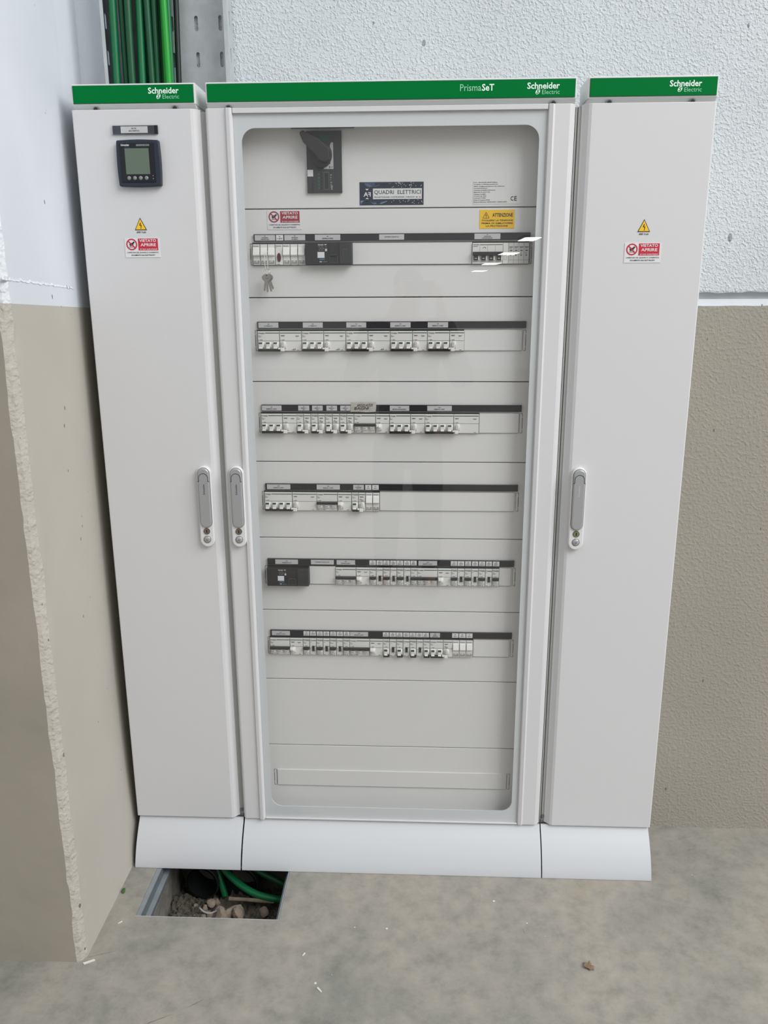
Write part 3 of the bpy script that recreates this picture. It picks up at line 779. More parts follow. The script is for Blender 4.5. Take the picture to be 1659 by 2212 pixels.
# row 3
x = -0.3142
cb(3, True, x, 3, 'Q7'); vg(2, True, x + 3 * M1, 3, 'Q7'); x += 5 * M1 - .0008
for n_ in ('Q8', 'Q9', 'Q10', 'Q11'): cb(1, True, x, 3, n_); vg(1, True, x + M1, 3, n_); x += 2 * M1
put(('cb', 3, False), x, 3, 'white three-pole breaker with levers down under the handwritten tape'); put(('v', 2, False), x + 3 * M1, 3, 'white earth leakage module with lever down, right of the breaker under the handwritten tape'); x += 5 * M1
x = -0.0038; cb(3, True, x, 3, 'Q13'); vg(2, True, x + 3 * M1, 3, 'Q13'); x += 5 * M1 - .0010
cb(4, True, x, 3, 'Q14'); vg(3.5, True, x + 4 * M1, 3, 'Q14')
# row 4
x = -0.3142; cb(4, True, x, 4, 'Q15'); vg(3.5, True, x + 4 * M1, 4, 'Q15'); x = -0.1841
cb(3, False, x, 4, 'Q16'); vg(2, False, x + 3 * M1, 4, 'Q16'); x += 5 * M1
cb(1, True, x, 4, 'Q17'); vg(1, True, x + M1, 4, 'Q17'); x += 2 * M1
for n_ in ('F3', 'F4'): put(('f', 1, 0), x, 4, f'slim white single fuse holder under the {n_} tag in the fourth row'); x += M1
# row 5
put(('m', 0, 0), -0.3136, 5, 'black moulded case breaker under the Q18 tag in the fifth row')
def group7(x, r, names, on):
    qs, ks = names
    for i, q in enumerate(qs):
        cb(1, on, x, r, q); x += M1
        if i < len(ks): put(('k', 0, 0), x, r, f'white relay with black rocker under the {ks[i]} tag in the {RN[r]}'); x += M1
x = -0.1404; cb(3, False, x, 5, 'Q19'); vg(2, False, x + 3 * M1, 5, 'Q19'); group7(x + 5 * M1 - .001, 5, (('Q20', 'Q21', 'Q22', 'Q23'), ('K1', 'K2', 'K3')), False)
x = 0.0665; cb(3, False, x, 5, 'Q24'); vg(2, False, x + 3 * M1, 5, 'Q24'); group7(0.1515, 5, (('Q25', 'Q26', 'Q27', 'Q28'), ('K4', 'K5', 'K6')), False)
# row 6
x = -0.3162; cb(3, False, x, 6, 'Q29'); vg(2, False, x + 3 * M1, 6, 'Q29'); group7(-0.2292, 6, (('Q30', 'Q31', 'Q32', 'Q33'), ('K7', 'K8', 'K9')), False)
x = -0.1074; cb(3, False, x, 6, 'Q34'); vg(2, False, x + 3 * M1, 6, 'Q34'); group7(-0.0208, 6, (('Q35', 'Q36', 'Q37', 'Q38'), ('K10', 'K11', 'K12')), True)
cb(2, True, 0.1012, 6, 'Q39'); vg(1.4, True, 0.1012 + 2 * M1, 6, 'Q39')
x = 0.1600
for n_ in ('F5', 'F6', 'F7'): put(('f', 1, 0), x, 6, f'slim white single fuse holder under the {n_} tag in the lowest row'); x += M1

# black tag strips with their name tags
BX = {1: (-.3138, .3184), 2: (-.3140, .3170), 3: (-.3125, .3140), 4: (-.3116, .3126), 5: (-.3137, .3107), 6: (-.3145, .3120)}
TG = {1: [(-.3112, -.2642, 'F1|PROTEZIONE|PRESENZA RETE'), (-.2620, -.2455, 'H1|P. RETE'), (-.2428, -.1948, 'F2|PROTEZIONE|MULTIMETRO'), (-.1724, -.1140, 'Q1|GENERALE PRESE'), (-.0249, .0321, 'DISTRIBUTORE DI Q1'), (.1919, .2505, 'SC|SCARICATORE|DI SOVRATENSIONE')],
      2: [(-.3114, -.2641, 'Q2|Q. PRESE SX'), (-.2060, -.1590, 'Q3|Q. PRESE DX'), (-.1033, -.0565, 'Q4|RISERVA 1 400V'), (0, .0477, 'Q5|RISERVA 2 400V'), (.0878, .1353, 'Q6|RISERVA 3 400V')],
      3: [(-.3116, -.2637, 'Q7|RISERVA 4 400V'), (-.2231, -.1961, 'Q8|RISERVA 1|230V'), (-.1894, -.1636, 'Q9|RISERVA 2|230V'), (-.1546, -.1288, 'Q10|RISERVA 3|230V'), (-.1210, -.0952, 'Q11|RISERVA 4|230V'), (-.0015, .0453, 'Q13|SERVIZI CAPANNONE 2'), (.0886, .1473, 'Q14|RISERVA 5 400V')],
      4: [(-.3072, -.2488, 'Q15|RISERVA 6 400V'), (-.1831, -.1256, 'Q16|RISERVA 7 400V'), (-.0923, -.0660, 'Q17|PROTEZIONE|AUX 1-2'), (-.0625, -.0476, 'F3|AUX 1'), (-.0453, -.0293, 'F4|AUX 2')],
      5: [(-.2939, -.2359, 'Q18|GENERALE LUCI'), (-.2028, -.1444, 'DISTRIBUTORE DI Q18'), (-.1373, -.0903, 'Q19|BLINDO LUCE 1'), (-.0539, -.0375, 'Q20|LUCE 1|BLINDO 1'), (-.0357, -.0199, 'K1|COMANDO|LUCE 1'), (-.0187, -.0029, 'Q21|LUCE 2|BLINDO 1'), (-.0012, .0141, 'K2|COMANDO|LUCE 2'), (.0152, .0316, 'Q22|LUCE 3|BLINDO 1'), (.0334, .0491, 'K3|COMANDO|LUCE 3'), (.0503, .0655, 'Q23|EMERG.|BLINDO 1'), (.0701, .1173, 'Q24|BLINDO LUCE 2'),
          (.1517, .1675, 'Q25|LUCE 1|BLINDO 2'), (.1690, .1854, 'K4|COMANDO|LUCE 1'), (.1877, .2028, 'Q26|LUCE 2|BLINDO 2'), (.2051, .2202, 'K5|COMANDO|LUCE 2'), (.2225, .2376, 'Q27|LUCE 3|BLINDO 2'), (.2399, .2549, 'K6|COMANDO|LUCE 3'), (.2572, .2734, 'Q28|EMERG.|BLINDO 2')],
      6: [(-.3104, -.2631, 'Q29|BLINDO LUCE 3'), (-.2274, -.2122, 'Q30|LUCE 1|BLINDO 3'), (-.2104, -.1953, 'K7|COMANDO|LUCE 1'), (-.1929, -.1772, 'Q31|LUCE 2|BLINDO 3'), (-.1754, -.1603, 'K8|COMANDO|LUCE 2'), (-.1579, -.1422, 'Q32|LUCE 3|BLINDO 3'), (-.1404, -.1247, 'K9|COMANDO|LUCE 3'), (-.1229, -.1072, 'Q33|EMERG.|BLINDO 3'), (-.1060, -.0591, 'Q34|BLINDO LUCE 4'),
          (-.0207, -.0051, 'Q35|LUCE 1|BLINDO 4'), (-.0033, .0128, 'K10|COMANDO|LUCE 1'), (.0140, .0302, 'Q36|LUCE 2|BLINDO 4'), (.0320, .0475, 'K11|COMANDO|LUCE 2'), (.0487, .0643, 'Q37|LUCE 3|BLINDO 4'), (.0655, .0815, 'K12|COMANDO|LUCE 3'), (.0822, .0983, 'Q38|EMERG.|BLINDO 4'), (.1013, .1269, 'Q39|BOBINE|CONTATTORI'), (.1585, .1745, 'F5|AUX 3'), (.1763, .1930, 'F6|AUX 4'), (.1947, .2108, 'F7|AUX 5')]}
for r in range(1, 7):
    zc = lines[r - 1] - 0.0630; hz = .0080
    xa, xb = BX[r]
    s = empty('tag_strip', (0, .047, zc), f'black tag strip with grey name tags above the {RN[r]} of devices', 'label strip', 'black tag strips above the device rows')
    b = MB(); b.box(xa, xb, 0, .0062, -hz, hz, 'strip_black'); b.box(xa, xb, -.0010, 0, hz - .0010, hz, 'dark_plastic'); b.box(xa, xb, -.0010, 0, -hz, -hz + .0008, 'dark_plastic'); b.build('strip', s)
    for a, c, t in TG[r]:
        b = MB(); big = (c - a) > .02; b.box(a, c, -.0009, .0004, -.0060, .0062, 'label_gray' if big else 'label_white')
        ls = t.split('|'); n = len(ls); hh = .0023 if n == 3 else .0026; gap = .0037 if n == 3 else .0044
        for i, l_ in enumerate(ls):
            zc_ = .0001 + ((n - 1) / 2 - i) * gap; mw = (c - a) * .86
            wd = min(mw, len(l_) * hh * (.70 if n < 3 else .62)); b.text(l_, (a + c) / 2 - wd / 2, (a + c) / 2 + wd / 2, zc_ - hh / 2, zc_ + hh / 2, -.0012, 'ink', True)
        b.build('name_tag', s)

# handwritten tape over the third strip
z0 = lines[2] - .0715
b = MB(); n = 14; vs = []; fs = []
for i in range(n + 1):
    u = i / n; x = -.0955 + .0610 * u
    y = .0452 - .0012 * abs(math.sin(u * 9)) 
    vs += [(x - .0010, y, z0 + .0010 * math.sin(u * 7)), (x + .0004, y - .0008, z0 + .011), (x, y - .0002, z0 + .0225 + .0014 * u)]
for i in range(n):
    for r_ in range(2): a = i * 3 + r_; fs.append((a, a + 3, a + 4, a + 1))
b.add(vs, fs, 'tape_beige')
b.text('SPOGLIATOI', -.0800, -.0425, z0 + .0130, z0 + .0195, .0428, 'ink', rot=.03, shear=.3); b.text('BAGNI', -.0860, -.0520, z0 + .0055, z0 + .0125, .0424, 'ink', rot=.02, shear=.2)
o = b.build('adhesive_tape'); md = o.modifiers.new('thick', 'SOLIDIFY'); md.thickness = .0003
tag(o, 'crumpled beige tape with handwriting stuck over the third tag strip', 'tape')

# rotary-handle main switch at the top
o = empty('main_switch', (-0.1865, FY, 1.7212), 'black upright main switch with rotary handle at the top left behind glass', 'switch')
W, H = .0785, .1290
b = MB(); b.bbox(0, W, 0, .0068, 0, H, .0008, 'dark_plastic'); b.box(.0115, .0125, -.0005, 0, .002, H - .002, 'black_plastic')
b.rect(.0305, .0520, H - .0235, H - .0080, -.0006, 'cable_dark_green')
b.flat([(.0380, .0500), (.0600, .0500), (.0600, .1050), (.0560, .1050), (.0530, .1000), (.0530, .0600), (.0380, .0590)], -.0006, 'label_gray')
b.text('OFF', .0540, .0590, .0520, .0550, -.0009, 'ink'); b.rect(.0500, .0530, .0515, .0560, -.0009, 'ink_gray')
b.rect(.0010, .0140, .0345, .0485, -.0007, 'label_white')
b.rect(.0380, .0500, .0060, .0440, -.0006, 'mid_plastic'); b.rect(.0395, .0485, .0080, .0420, -.0008, 'black_plastic')
for i in range(5):
    b.rect(.0250, .0290, .0080 + i * .0072, .0120 + i * .0072, -.0006, 'mid_plastic'); b.rect(.0305, .0350, .0080 + i * .0072, .0120 + i * .0072, -.0006, 'black_plastic')
b.rect(.0262, .0282, .0100, .0270, -.0008, 'breaker_green')
b.line([(.0240, .0040), (.0240, .0440), (.0360, .0440), (.0360, .0040), (.0240, .0040)], .0006, -.0006, 'mid_plastic')
for i in range(6): b.rect(.0525, .0540 + .001 * (i % 3), .010 + i * .0052, .0128 + i * .0052, -.0006, 'button_gray')
b.text(SCH, .0535, .0575, .0060, .0200, -.0006, 'label_gray', rot=0); b.build('housing', o)
b = MB(); cx, cz = .0340, .0790
b.cyl_y(cx, cz, .0235, -.012, 0, 'knob_black', 32, .0275)
hp = [(cx + .020, cz - .012), (cx + .020, cz + .010), (cx - .002, cz + .030), (-.0040, H - .0020), (-.0100, H - .0055), (-.0115, H - .0085), (-.0040, H - .0260), (cx - .018, cz + .004), (cx - .004, cz - .014), (cx + .010, cz - .019)]
b.prism_y(hp, -.026, -.010, 'knob_black'); b.build('rotary_handle', o, bevel=.0025, seg=3)
o = empty('tag_strip', (-0.2205, .047, 1.8560), 'short black tag strip half hidden under the frame above the main switch', 'label strip', 'black tag strips above the device rows')
b = MB(); b.box(0, .1415, 0, .0062, 0, .0150, 'strip_black'); b.build('strip', o)
b = MB(); b.box(.041, .101, -.0009, .0004, .0012, .0136, 'label_gray'); b.build('name_tag', o)

# ------------------------------------------------------------------ stickers
def vietato(x0, z0, w_, y, label, red='sign_red'):
    """forbidden sign sticker, lower-left corner x0,z0"""
    o = empty('prohibition_sticker', (x0, y, z0), label, 'sticker', 'red and white prohibition stickers')
    s = w_ / .078; b = MB(); q = lambda v: v * s
    b.box(0, q(.078), 0, .0009, 0, q(.0405), 'sign_film')
    cx, cz = q(.0155), q(.0275)
    b.cyl_y(cx, cz, q(.0118), -.0001, 0, 'sign_film', 28)
    b.ring_y(cx, cz, q(.0094), q(.0122), -.0003, red)
    hand = [(-.0052, -.0020), (-.0048, .0018), (-.0020, .0030), (.0010, .0034), (.0048, .0066), (.0072, .0044), (.0040, .0010), (.0034, -.0010), (.0022, -.0040), (.0010, -.0042), (.0012, -.0014), (-.0004, -.0018), (-.0010, -.0044), (-.0022, -.0042), (-.0022, -.0014), (-.0034, -.0044), (-.0046, -.0042), (-.0036, -.0010)]
    b.flat([(cx + q(a), cz + q(c)) for a, c in hand], -.0004, 'ink'); b.rect(cx - q(.0062), cx + q(.0040), cz - q(.0060), cz - q(.0052), -.0004, 'ink')
    b.line([(cx - q(.0078), cz + q(.0076)), (cx + q(.0078), cz - q(.0076))], q(.0024), -.0006, red)
    b.rect(q(.0300), q(.0740), q(.0150), q(.0398), -.0003, red)
    b.text('VIETATO', q(.0330), q(.0705), q(.0325), q(.0385), -.0005, 'sign_film', True); b.text('APRIRE', q(.0350), q(.0695), q(.0235), q(.0298), -.0005, 'sign_film', True)
    b.text('ai non autorizzati', q(.0335), q(.0715), q(.0160), q(.0196), -.0005, 'sign_film')
    b.text("L'APERTURA DEL QUADRO E' CONSENTITA", q(.0040), q(.0745), q(.0088), q(.0118), -.0003, 'ink', True)
    b.text('SOLAMENTE AGLI ELETTRICISTI', q(.0130), q(.0655), q(.0034), q(.0064), -.0003, 'ink', True)
    b.build('sticker_face', o); return o
def bolt(b, cx, cz, s, y, m='ink'):
    b.flat([(cx - .0002 * s, cz + .0075 * s), (cx - .0028 * s, cz + .0005 * s), (cx - .0002 * s, cz + .0012 * s), (cx + .0012 * s, cz + .0050 * s)], y, m)
    b.flat([(cx - .0010 * s, cz + .0010 * s), (cx + .0028 * s, cz + .0022 * s), (cx + .0012 * s, cz - .0070 * s), (cx + .0002 * s, cz - .0060 * s), (cx + .0006 * s, cz - .0006 * s)], y, m)
def volt(x, z, label):
    o = empty('voltage_sticker', (x, -.0009, z), label, 'sticker', 'yellow triangular high voltage stickers')
    b = MB(); b.prism_y([(-.0132, 0), (.0138, 0), (0, .0262)], 0, .0009, 'ink'); b.flat([(-.0112, .0014), (.0116, .0014), (0, .0236)], -.0002, 'sign_yellow')
    bolt(b, 0, .0092, 1.0, -.0004)
    b.text('400 Volt', -.0100, .0115, -.0062, -.0028, -.0000, 'ink', True); b.build('sticker_face', o)
volt(-.5598, 1.6412, 'yellow triangle 400 Volt sticker on the left cabinet door'); volt(.5592, 1.6300, 'yellow triangle 400 Volt sticker on the right cabinet door')
vietato(-.5990, 1.5822, .0800, -.0009, 'red VIETATO APRIRE sticker on the left cabinet door'); vietato(.5205, 1.5650, .0800, -.0009, 'red VIETATO APRIRE sticker on the right cabinet door')
vietato(-.2815, 1.6432, .0785, PY - .0009, 'red VIETATO APRIRE sticker behind the glass, above the F1 tag', 'sign_dark_red')

o = empty('warning_sticker', (.2030, PY - .0009, 1.6424), 'yellow ATTENZIONE sticker behind the glass at upper right', 'sticker')
b = MB(); w_, h = .0786, .0400; b.box(0, w_, 0, .0009, 0, h, 'sign_yellow')
b.line([(.0070, .0225), (.0215, .0225), (.0143, .0350), (.0070, .0225)], .0009, -.0003, 'ink'); bolt(b, .0143, .0270, .62, -.0003)
b.text('ATTENZIONE', .0285, .0745, .0250, .0330, -.0003, 'ink', True); b.text('TOGLIERE LA TENSIONE', .0045, .0750, .0158, .0192, -.0003, 'ink', True)
b.text('PRIMA DI RIMUOVERE', .0045, .0750, .0096, .0132, -.0003, 'ink', True); b.text('LA PROTEZIONE', .0145, .0640, .0038, .0074, -.0003, 'ink', True); b.build('sticker_face', o)

o = empty('maker_plate', (-.0687, PY - .0010, 1.6947), 'navy circuit-board plate reading QUADRI ELETTRICI behind the glass', 'name plate')
b = MB(); w_, h = .1443, .0488; b.box(0, w_, 0, .0010, 0, h, 'navy'); rr = random.Random(3)
for i in range(9):
    xa = .012 + i * .0026; b.line([(xa, h - .001), (xa, h - .004 - i * .0006), (xa + .006 + i * .002, h - .010 + i * .0006), (xa + .012 + i * .0032, h - .0095 + i * .0008)], .0006, -.0002, 'navy_light')
for i in range(8): b.line([(.002, .0020 + i * .0010), (.010 + i * .003, .0085 - i * .0004), (.022 + i * .004, .0080 - i * .0007), (.034 + i * .004, .0015 + i * .001)], .0008 + .0005 * (i % 2), -.0002, 'navy_light')
for i in range(46):
    x, z = rr.uniform(.07, w_ - .003), rr.choice((rr.uniform(.002, .010), rr.uniform(.036, .047))); b.rect(x, x + .0011, z, z + .0014, -.0002, 'label_white')
b.rect(.0300, .1405, .0125, .0350, -.0003, 'label_white'); b.text('QUADRI  ELETTRICI', .0330, .1380, .0215, .0315, -.0005, 'navy', False)
b.text('PROGETTAZIONE / COSTRUZIONE / CABLAGGI', .0330, .1240, .0155, .0180, -.0005, 'ink', True); b.rect(.1270, .1310, .0156, .0172, -.0005, 'ink'); b.rect(.1340, .1380, .0156, .0172, -.0005, 'sign_red')
b.rect(.0040, .0290, .0125, .0350, -.0003, 'navy')
b.text('FA', .0250, .0085, .0180, .0275, -.0005, 'label_white', True); b.flat([(.0125, .0345), (.0210, .0345), (.0168, .0310)], -.0005, 'label_white'); b.flat([(.0125, .0130), (.0210, .0130), (.0168, .0160)], -.0005, 'label_white'); b.build('plate_face', o)

o = empty('data_plate', (.1870, PY - .0008, 1.6950), 'clear rating plate with small grey text and CE mark behind the glass', 'label')
b = MB(); w_, h = .1060, .0490; b.box(0, w_, 0, .0008, 0, h, 'plate_paint')
T_ = [('F.A. QUADRI ELETTRICI', .052), ('Via Fogazzaro, 10 70043 Monopoli (BA) ITALY', .054), ('EMAIL: info@faquadrielettrici.it TEL: 389234122', .068), ('www.faquadrielettrici.it', .030), ('Commessa: QUADRO PORTICATO', .048), ('Matricola: FA_M 0711/22', .036), ('Tensione: Vn=400V', .027), ('Corrente: Ing= 250A', .028), ('Frequenza: F=50Hz', .027), ('Grado di Protezione: IP=40', .036), ('Norma di riferimento: CEI EN 61439-1 / CEI EN 61439-2', .075)]
for i, (t, l_) in enumerate(T_): z = h - .0048 - i * .0041; b.text(t, .0015, .0015 + l_, z, z + .0023, -.0003, 'ink', True)
b.text('C', .0840, .0905, .0065, .0160, -.0003, 'ink', True); b.text('E', .0925, .0980, .0065, .0160, -.0003, 'ink', True); b.build('plate_face', o)

# ------------------------------------------------------------------ left door: tag and meter
o = empty('name_plate', (-.6045, -.0030, 1.8402), 'dark tag holder reading MULTIMETRO above the digital meter', 'name plate')
b = MB(); b.box(0, .0995, 0, .0035, 0, .0172, 'meter_navy'); b.box(.0925, .0995, -.0012, 0, 0, .0172, 'meter_black'); b.box(-.0050, .0925, -.0014, 0.003, -.0016, -.0002, 'film_clear'); b.build('holder', o)
b = MB(); b.box(.0180, .0775, -.0008, .0002, .0020, .0155, 'label_white'); b.text('MLTM', .0420, .0520, .0100, .0128, -.0011, 'ink_gray', True); b.text('MULTIMETRO', .0360, .0590, .0050, .0078, -.0011, 'ink_gray', True); b.build('name_tag', o)
b = MB(); b.box(-.0055, .0930, -.0022, -.0016, -.0012, .0182, 'film_clear'); b.build('cover_film', o)

o = empty('digital_meter', (-.5965, 0, 1.7325), 'square dark blue digital meter with grey-green screen on the left door', 'meter')
W = .0940
def arcs(w_, h, sag, n=6):
    P = []
    for i in range(n): u = i / n; P.append((w_ * u, -sag * math.sin(math.pi * u)))
    for i in range(n): u = i / n; P.append((w_ + sag * math.sin(math.pi * u), h * u))
    for i in range(n): u = i / n; P.append((w_ * (1 - u), h + sag * math.sin(math.pi * u)))
    for i in range(n): u = i / n; P.append((-sag * math.sin(math.pi * u), h * (1 - u)))
    return P
b = MB(); b.prism_y(arcs(W, W, .0018), -.0130, 0, 'meter_navy'); bz = b.build('bezel', o, bevel=.0030, seg=3)
b = MB(); b.box(.0075, W - .0115, -.0150, -.010, .0080, W - .0060, 'meter_black'); b.build('face', bz, bevel=.0006)
b = MB(); b.rect(.0175, .0725, .0240, .0785, -.0153, 'slot_dark'); b.rect(.0190, .0720, .0242, .0770, -.0156, 'meter_screen')
b.text(SCH, .0110, .0300, .0820, .0860, -.0153, 'label_white', True); b.text('Electric', .0195, .0300, .0795, .0812, -.0153, 'blue_mark')
b.rect(.0450, .0740, .0815, .0852, -.0153, 'button_gray'); b.text('PowerLogic PM5000', .0475, .0725, .0824, .0842, -.0156, 'ink'); b.rect(.0775, .0785, .0200, .0220, -.0153, 'label_gray'); b.rect(.0775, .0785, .0140, .0160, -.0153, 'label_gray')
b.build('display', bz)
for k in range(4):
    b = MB(); b.dome_y(.0240 + k * .0130, .0165, .0043, -.0148, .0018, 'button_gray', 20, 3); b.build('button', bz, smooth=True)

# ------------------------------------------------------------------ keys hanging from the F1 fuse holder
o = empty('key_bunch', (-.2830, .026, 1.5450), 'bunch of steel keys hanging by white cord from the F1 fuse holder', 'keys')
b = MB()
b.tube([(-.003, .010, .052), (-.004, .004, .047), (-.0045, .003, .034), (-.004, .003, .020), (-.002, .004, .010)], .0007, 'cord_white', 6)
b.tube([(.004, .010, .052), (.001, .004, .048), (.002, .003, .036), (.003, .003, .022), (.001, .004, .011)], .0007, 'cord_white', 6); b.build('cord', o)
b = MB()
for dx, r in ((-.001, .0062), (.002, .0058)): b.tube([(dx + r * math.cos(a), .003 + .002 * math.sin(a), .0050 + r * 1.1 * math.sin(a)) for a in [2 * math.pi * i / 24 for i in range(25)]], .00045, 'steel', 6)
b.build('key_ring', o)
def key(rot, dx, dy, L_, m='steel'):
    P = []
    n = 20
    for i in range(n):
        a = math.pi / 2 + math.radians(28) + (2 * math.pi - math.radians(56)) * 0 + 2 * math.pi * i / n
        P.append((.0092 * math.cos(a) * (1 + .06 * math.cos(2 * a)), -.0085 + .0085 * math.sin(a)))
    c, s = math.cos(rot), math.sin(rot); tr = lambda p: (dx + p[0] * c - p[1] * s, p[0] * s + p[1] * c)
    b = MB(); b.prism_y([tr(p) for p in P], dy, dy + .0016, m)
    blade = [(-.0024, -.0160), (-.0024, -L_ + .003), (-.0010, -L_), (.0010, -L_), (.0018, -L_ + .002), (.0030, -L_ + .004), (.0018, -L_ + .0062), (.0030, -L_ + .0082), (.0019, -L_ + .0105), (.0030, -L_ + .0125), (.0024, -.0160)]
    b.prism_y([tr(p) for p in blade], dy + .0001, dy + .0015, m); b.cyl_y(*tr((0, -.0030)), .0016, dy - .0002, dy, 'slot_dark', 10); b.text('Yale', *(lambda p: (p[0] - .0035, p[0] + .0035, p[1] - .001, p[1] + .0012))(tr((0, -.0095))), dy - .0002, 'ink')
    b.build('key', o, bevel=.0003)
key(0.02, 0, -.0030, .0405); key(-.16, -.0008, -.0010, .0385); key(.20, .0010, .0010, .0400); key(.34, .0012, .0030, .036)

# ------------------------------------------------------------------ cable tray and cables above the left cabinet
o = empty('cable_tray', (0, 0, 0), 'wide galvanised slotted cable tray on the wall above the left cabinet', 'cable tray')
TX0, TX1, TZ0, TZ1 = -.6485, -.3665, 1.90, 3.4
b = MB()
slot_x = [-.6120, -.5585, -.5050, -.4480, -.3925]
pitch = .0752; zr = [2.100 + pitch * (i - 3) for i in range(20)]
def slotted(b, axis, u_list, zs_, umin, umax, sw, sh, c0, c1, m):
    """plate with rounded slots; axis x -> plate in XZ, axis y -> plate in YZ"""
    def bx(u0, u1, z0, z1):
        if u1 - u0 < 1e-5 or z1 - z0 < 1e-5: return
        if axis == 'x': b.box(u0, u1, c0, c1, z0, z1, m)
        else: b.box(c0, c1, u0, u1, z0, z1, m)
    def pr_(poly):
        if axis == 'x': b.prism_y(poly, c0, c1, m)
        else: b.prism_x(poly, c0, c1, m)
    zprev = TZ0
    for zc_ in zs_:
        z0, z1 = zc_ - sh / 2, zc_ + sh / 2
        if z0 < TZ0 or z1 > TZ1: continue
        bx(umin, umax, zprev, z0); up = umin
        for u in u_list:
            bx(up, u - sw / 2, z0, z1); up = u + sw / 2
            for sgn in (1, -1):
                zc2 = zc_ + sgn * (sh / 2 - sw / 2)
                for su in (1, -1):
                    arc = [(u + su * sw / 2 * math.cos(a), zc2 + sgn * sw / 2 * math.sin(a)) for a in [math.pi / 2 * i / 5 for i in range(6)]]
                    pr_([(u + su * sw / 2, zc_ + sgn * sh / 2)] + arc)
        bx(up, umax, z0, z1); zprev = z1
    bx(umin, umax, zprev, TZ1)
slotted(b, 'x', slot_x, zr, TX0, TX1, .0080, .0320, .1640, .1655, 'galvanised'); b.build('tray_base', o, fix=True)
b = MB(); slotted(b, 'y', [.1360], [z + .000 for z in zr], .1080, .1640, .0090, .0320, TX0 - .0015, TX0, 'flange_metal_shaded'); b.box(TX0 - .0015, TX0 + .006, .1065, .1085, TZ0, TZ1, 'galvanised'); b.build('left_flange', o, fix=True)
b = MB(); slotted(b, 'y', [.1360], zr, .1080, .1640, .0090, .0320, TX1, TX1 + .0015, 'galvanised'); b.box(TX1 - .006, TX1 + .0015, .1065, .1085, TZ0, TZ1, 'galvanised'); b.build('right_flange', o, fix=True)
b = MB(); 
for x_ in (-.47, -.43): b.line([(x_, 1.9), (x_ - .002, 3.4)], .0008, .1638, 'label_gray')
b.build('scratch_marks', o)

cb_list = [(-.6260, 'cable_green', .0088), (-.6115, 'cable_dark_green', .0075), (-.5985, 'cable_green', .0078), (-.5850, 'cable_dark_green', .0080), (-.5700, 'cable_green', .0088), (-.5560, 'cable_dark_green', .0070), (-.5440, 'cable_dark_green', .0072), (-.5320, 'cable_dark_green', .0072),
           (-.5205, 'cable_bright_green', .0064), (-.5085, 'cable_bright_green', .0070), (-.4975, 'cable_green', .0062), (-.4865, 'cable_black', .0062), (-.5640, 'cable_dark_green', .0090), (-.6050, 'cable_dark_green', .0090), (-.5260, 'cable_dark_green', .0090)]
nm = ['first', 'second', 'third', 'fourth', 'fifth', 'sixth', 'seventh', 'eighth', 'ninth', 'tenth', 'eleventh', 'twelfth']
for i, (x_, m_, r_) in enumerate(cb_list):
    yb = .125 + .010 * ((i * 7) % 3 - 1) if i < 12 else .150
    b = MB(); pts = []
    for k in range(16):
        z = 1.88 + k * .1; pts.append((x_ + .0045 * math.sin(z * 3 + i * 1.7) + .010 * (z - 1.95) , min(.150, yb + .004 * math.sin(z * 4 + i)), z))
    b.tube(pts, r_, m_, 12)
    ob = b.build('green_cable', smooth=True)
    shade = {'cable_green': 'mid green', 'cable_dark_green': 'dark green', 'cable_bright_green': 'bright light green', 'cable_black': 'blackish green'}[m_]
    tag(ob, (f'{shade} cable in the wall tray, {nm[i]} from the left' if i < 12 else f"dark green cable at the back of the tray bundle, {'behind the middle' if i == 12 else 'behind the left half' if i == 13 else 'behind the right half'}"), 'cable', 'green cables in the wall tray')

# ------------------------------------------------------------------ cable pit
PD = -0.30
o = empty('cable_pit', (0, 0, 0), 'open rectangular cable pit in the floor below the left cabinet', 'pit')
b = MB()
def rough_wall(x0, y0, x1, y1, nrm, m):
    n, k = 30, 10; vs = []; fs = []
    for i in range(n + 1):
        for j in range(k + 1):
            u, v = i / n, j / k; x, y, z = x0 + (x1 - x0) * u, y0 + (y1 - y0) * u, PD * v - .012
            d = (.006 + .012 * v + .010 * noise.noise(Vector((x * 22, y * 22, z * 22)))) * min(1, v * 6)
            vs.append((x + nrm[0] * d, y + nrm[1] * d, z))
    for i in range(n):
        for j in range(k): a = i * (k + 1) + j; fs.append((a, a + 1, a + k + 2, a + k + 1))
    b.add(vs, fs, m)
rough_wall(PX0 + .002, PY0, PX0 + .002, PY1, (1, 0), 'pit_concrete'); rough_wall(PX1 - .002, PY0, PX1 - .002, PY1, (-1, 0), 'pit_concrete')
rough_wall(PX0, PY0 + .002, PX1, PY0 + .002, (0, 1), 'pit_concrete'); rough_wall(PX0, PY1 - .002, PX1, PY1 - .002, (0, -1), 'pit_concrete')
b.box(PX0, PX1, PY0, PY1, PD - .02, PD - .005, 'soil')
b.build('pit_lining', o, smooth=True)
b = MB(); b.box(PX0 + .0005, PX0 + .012, PY0, PY1, -.003, -.0005, 'frame_metal'); b.box(PX0 + .0115, PX0 + .0135, PY0, PY1, -.026, -.0010, 'galvanised_dark'); b.box(PX0 + .0115, PX0 + .026, PY0, PY1, -.028, -.026, 'frame_metal')
b.box(PX0 + .0250, PX0 + .027, PY0, PY1, -.036, -.0265, 'galvanised_dark')
b.box(PX1 - .004, PX1 - .0005, PY0, PY1, -.016, -.0005, 'frame_metal'); b.box(PX1 - .011, PX1 - .004, PY0, PY1, -.018, -.015, 'galvanised_dark'); b.box(PX0, PX1, PY0 + .0003, PY0 + .0020, -.02, -.0003, 'galvanised'); b.build('metal_frame', o)
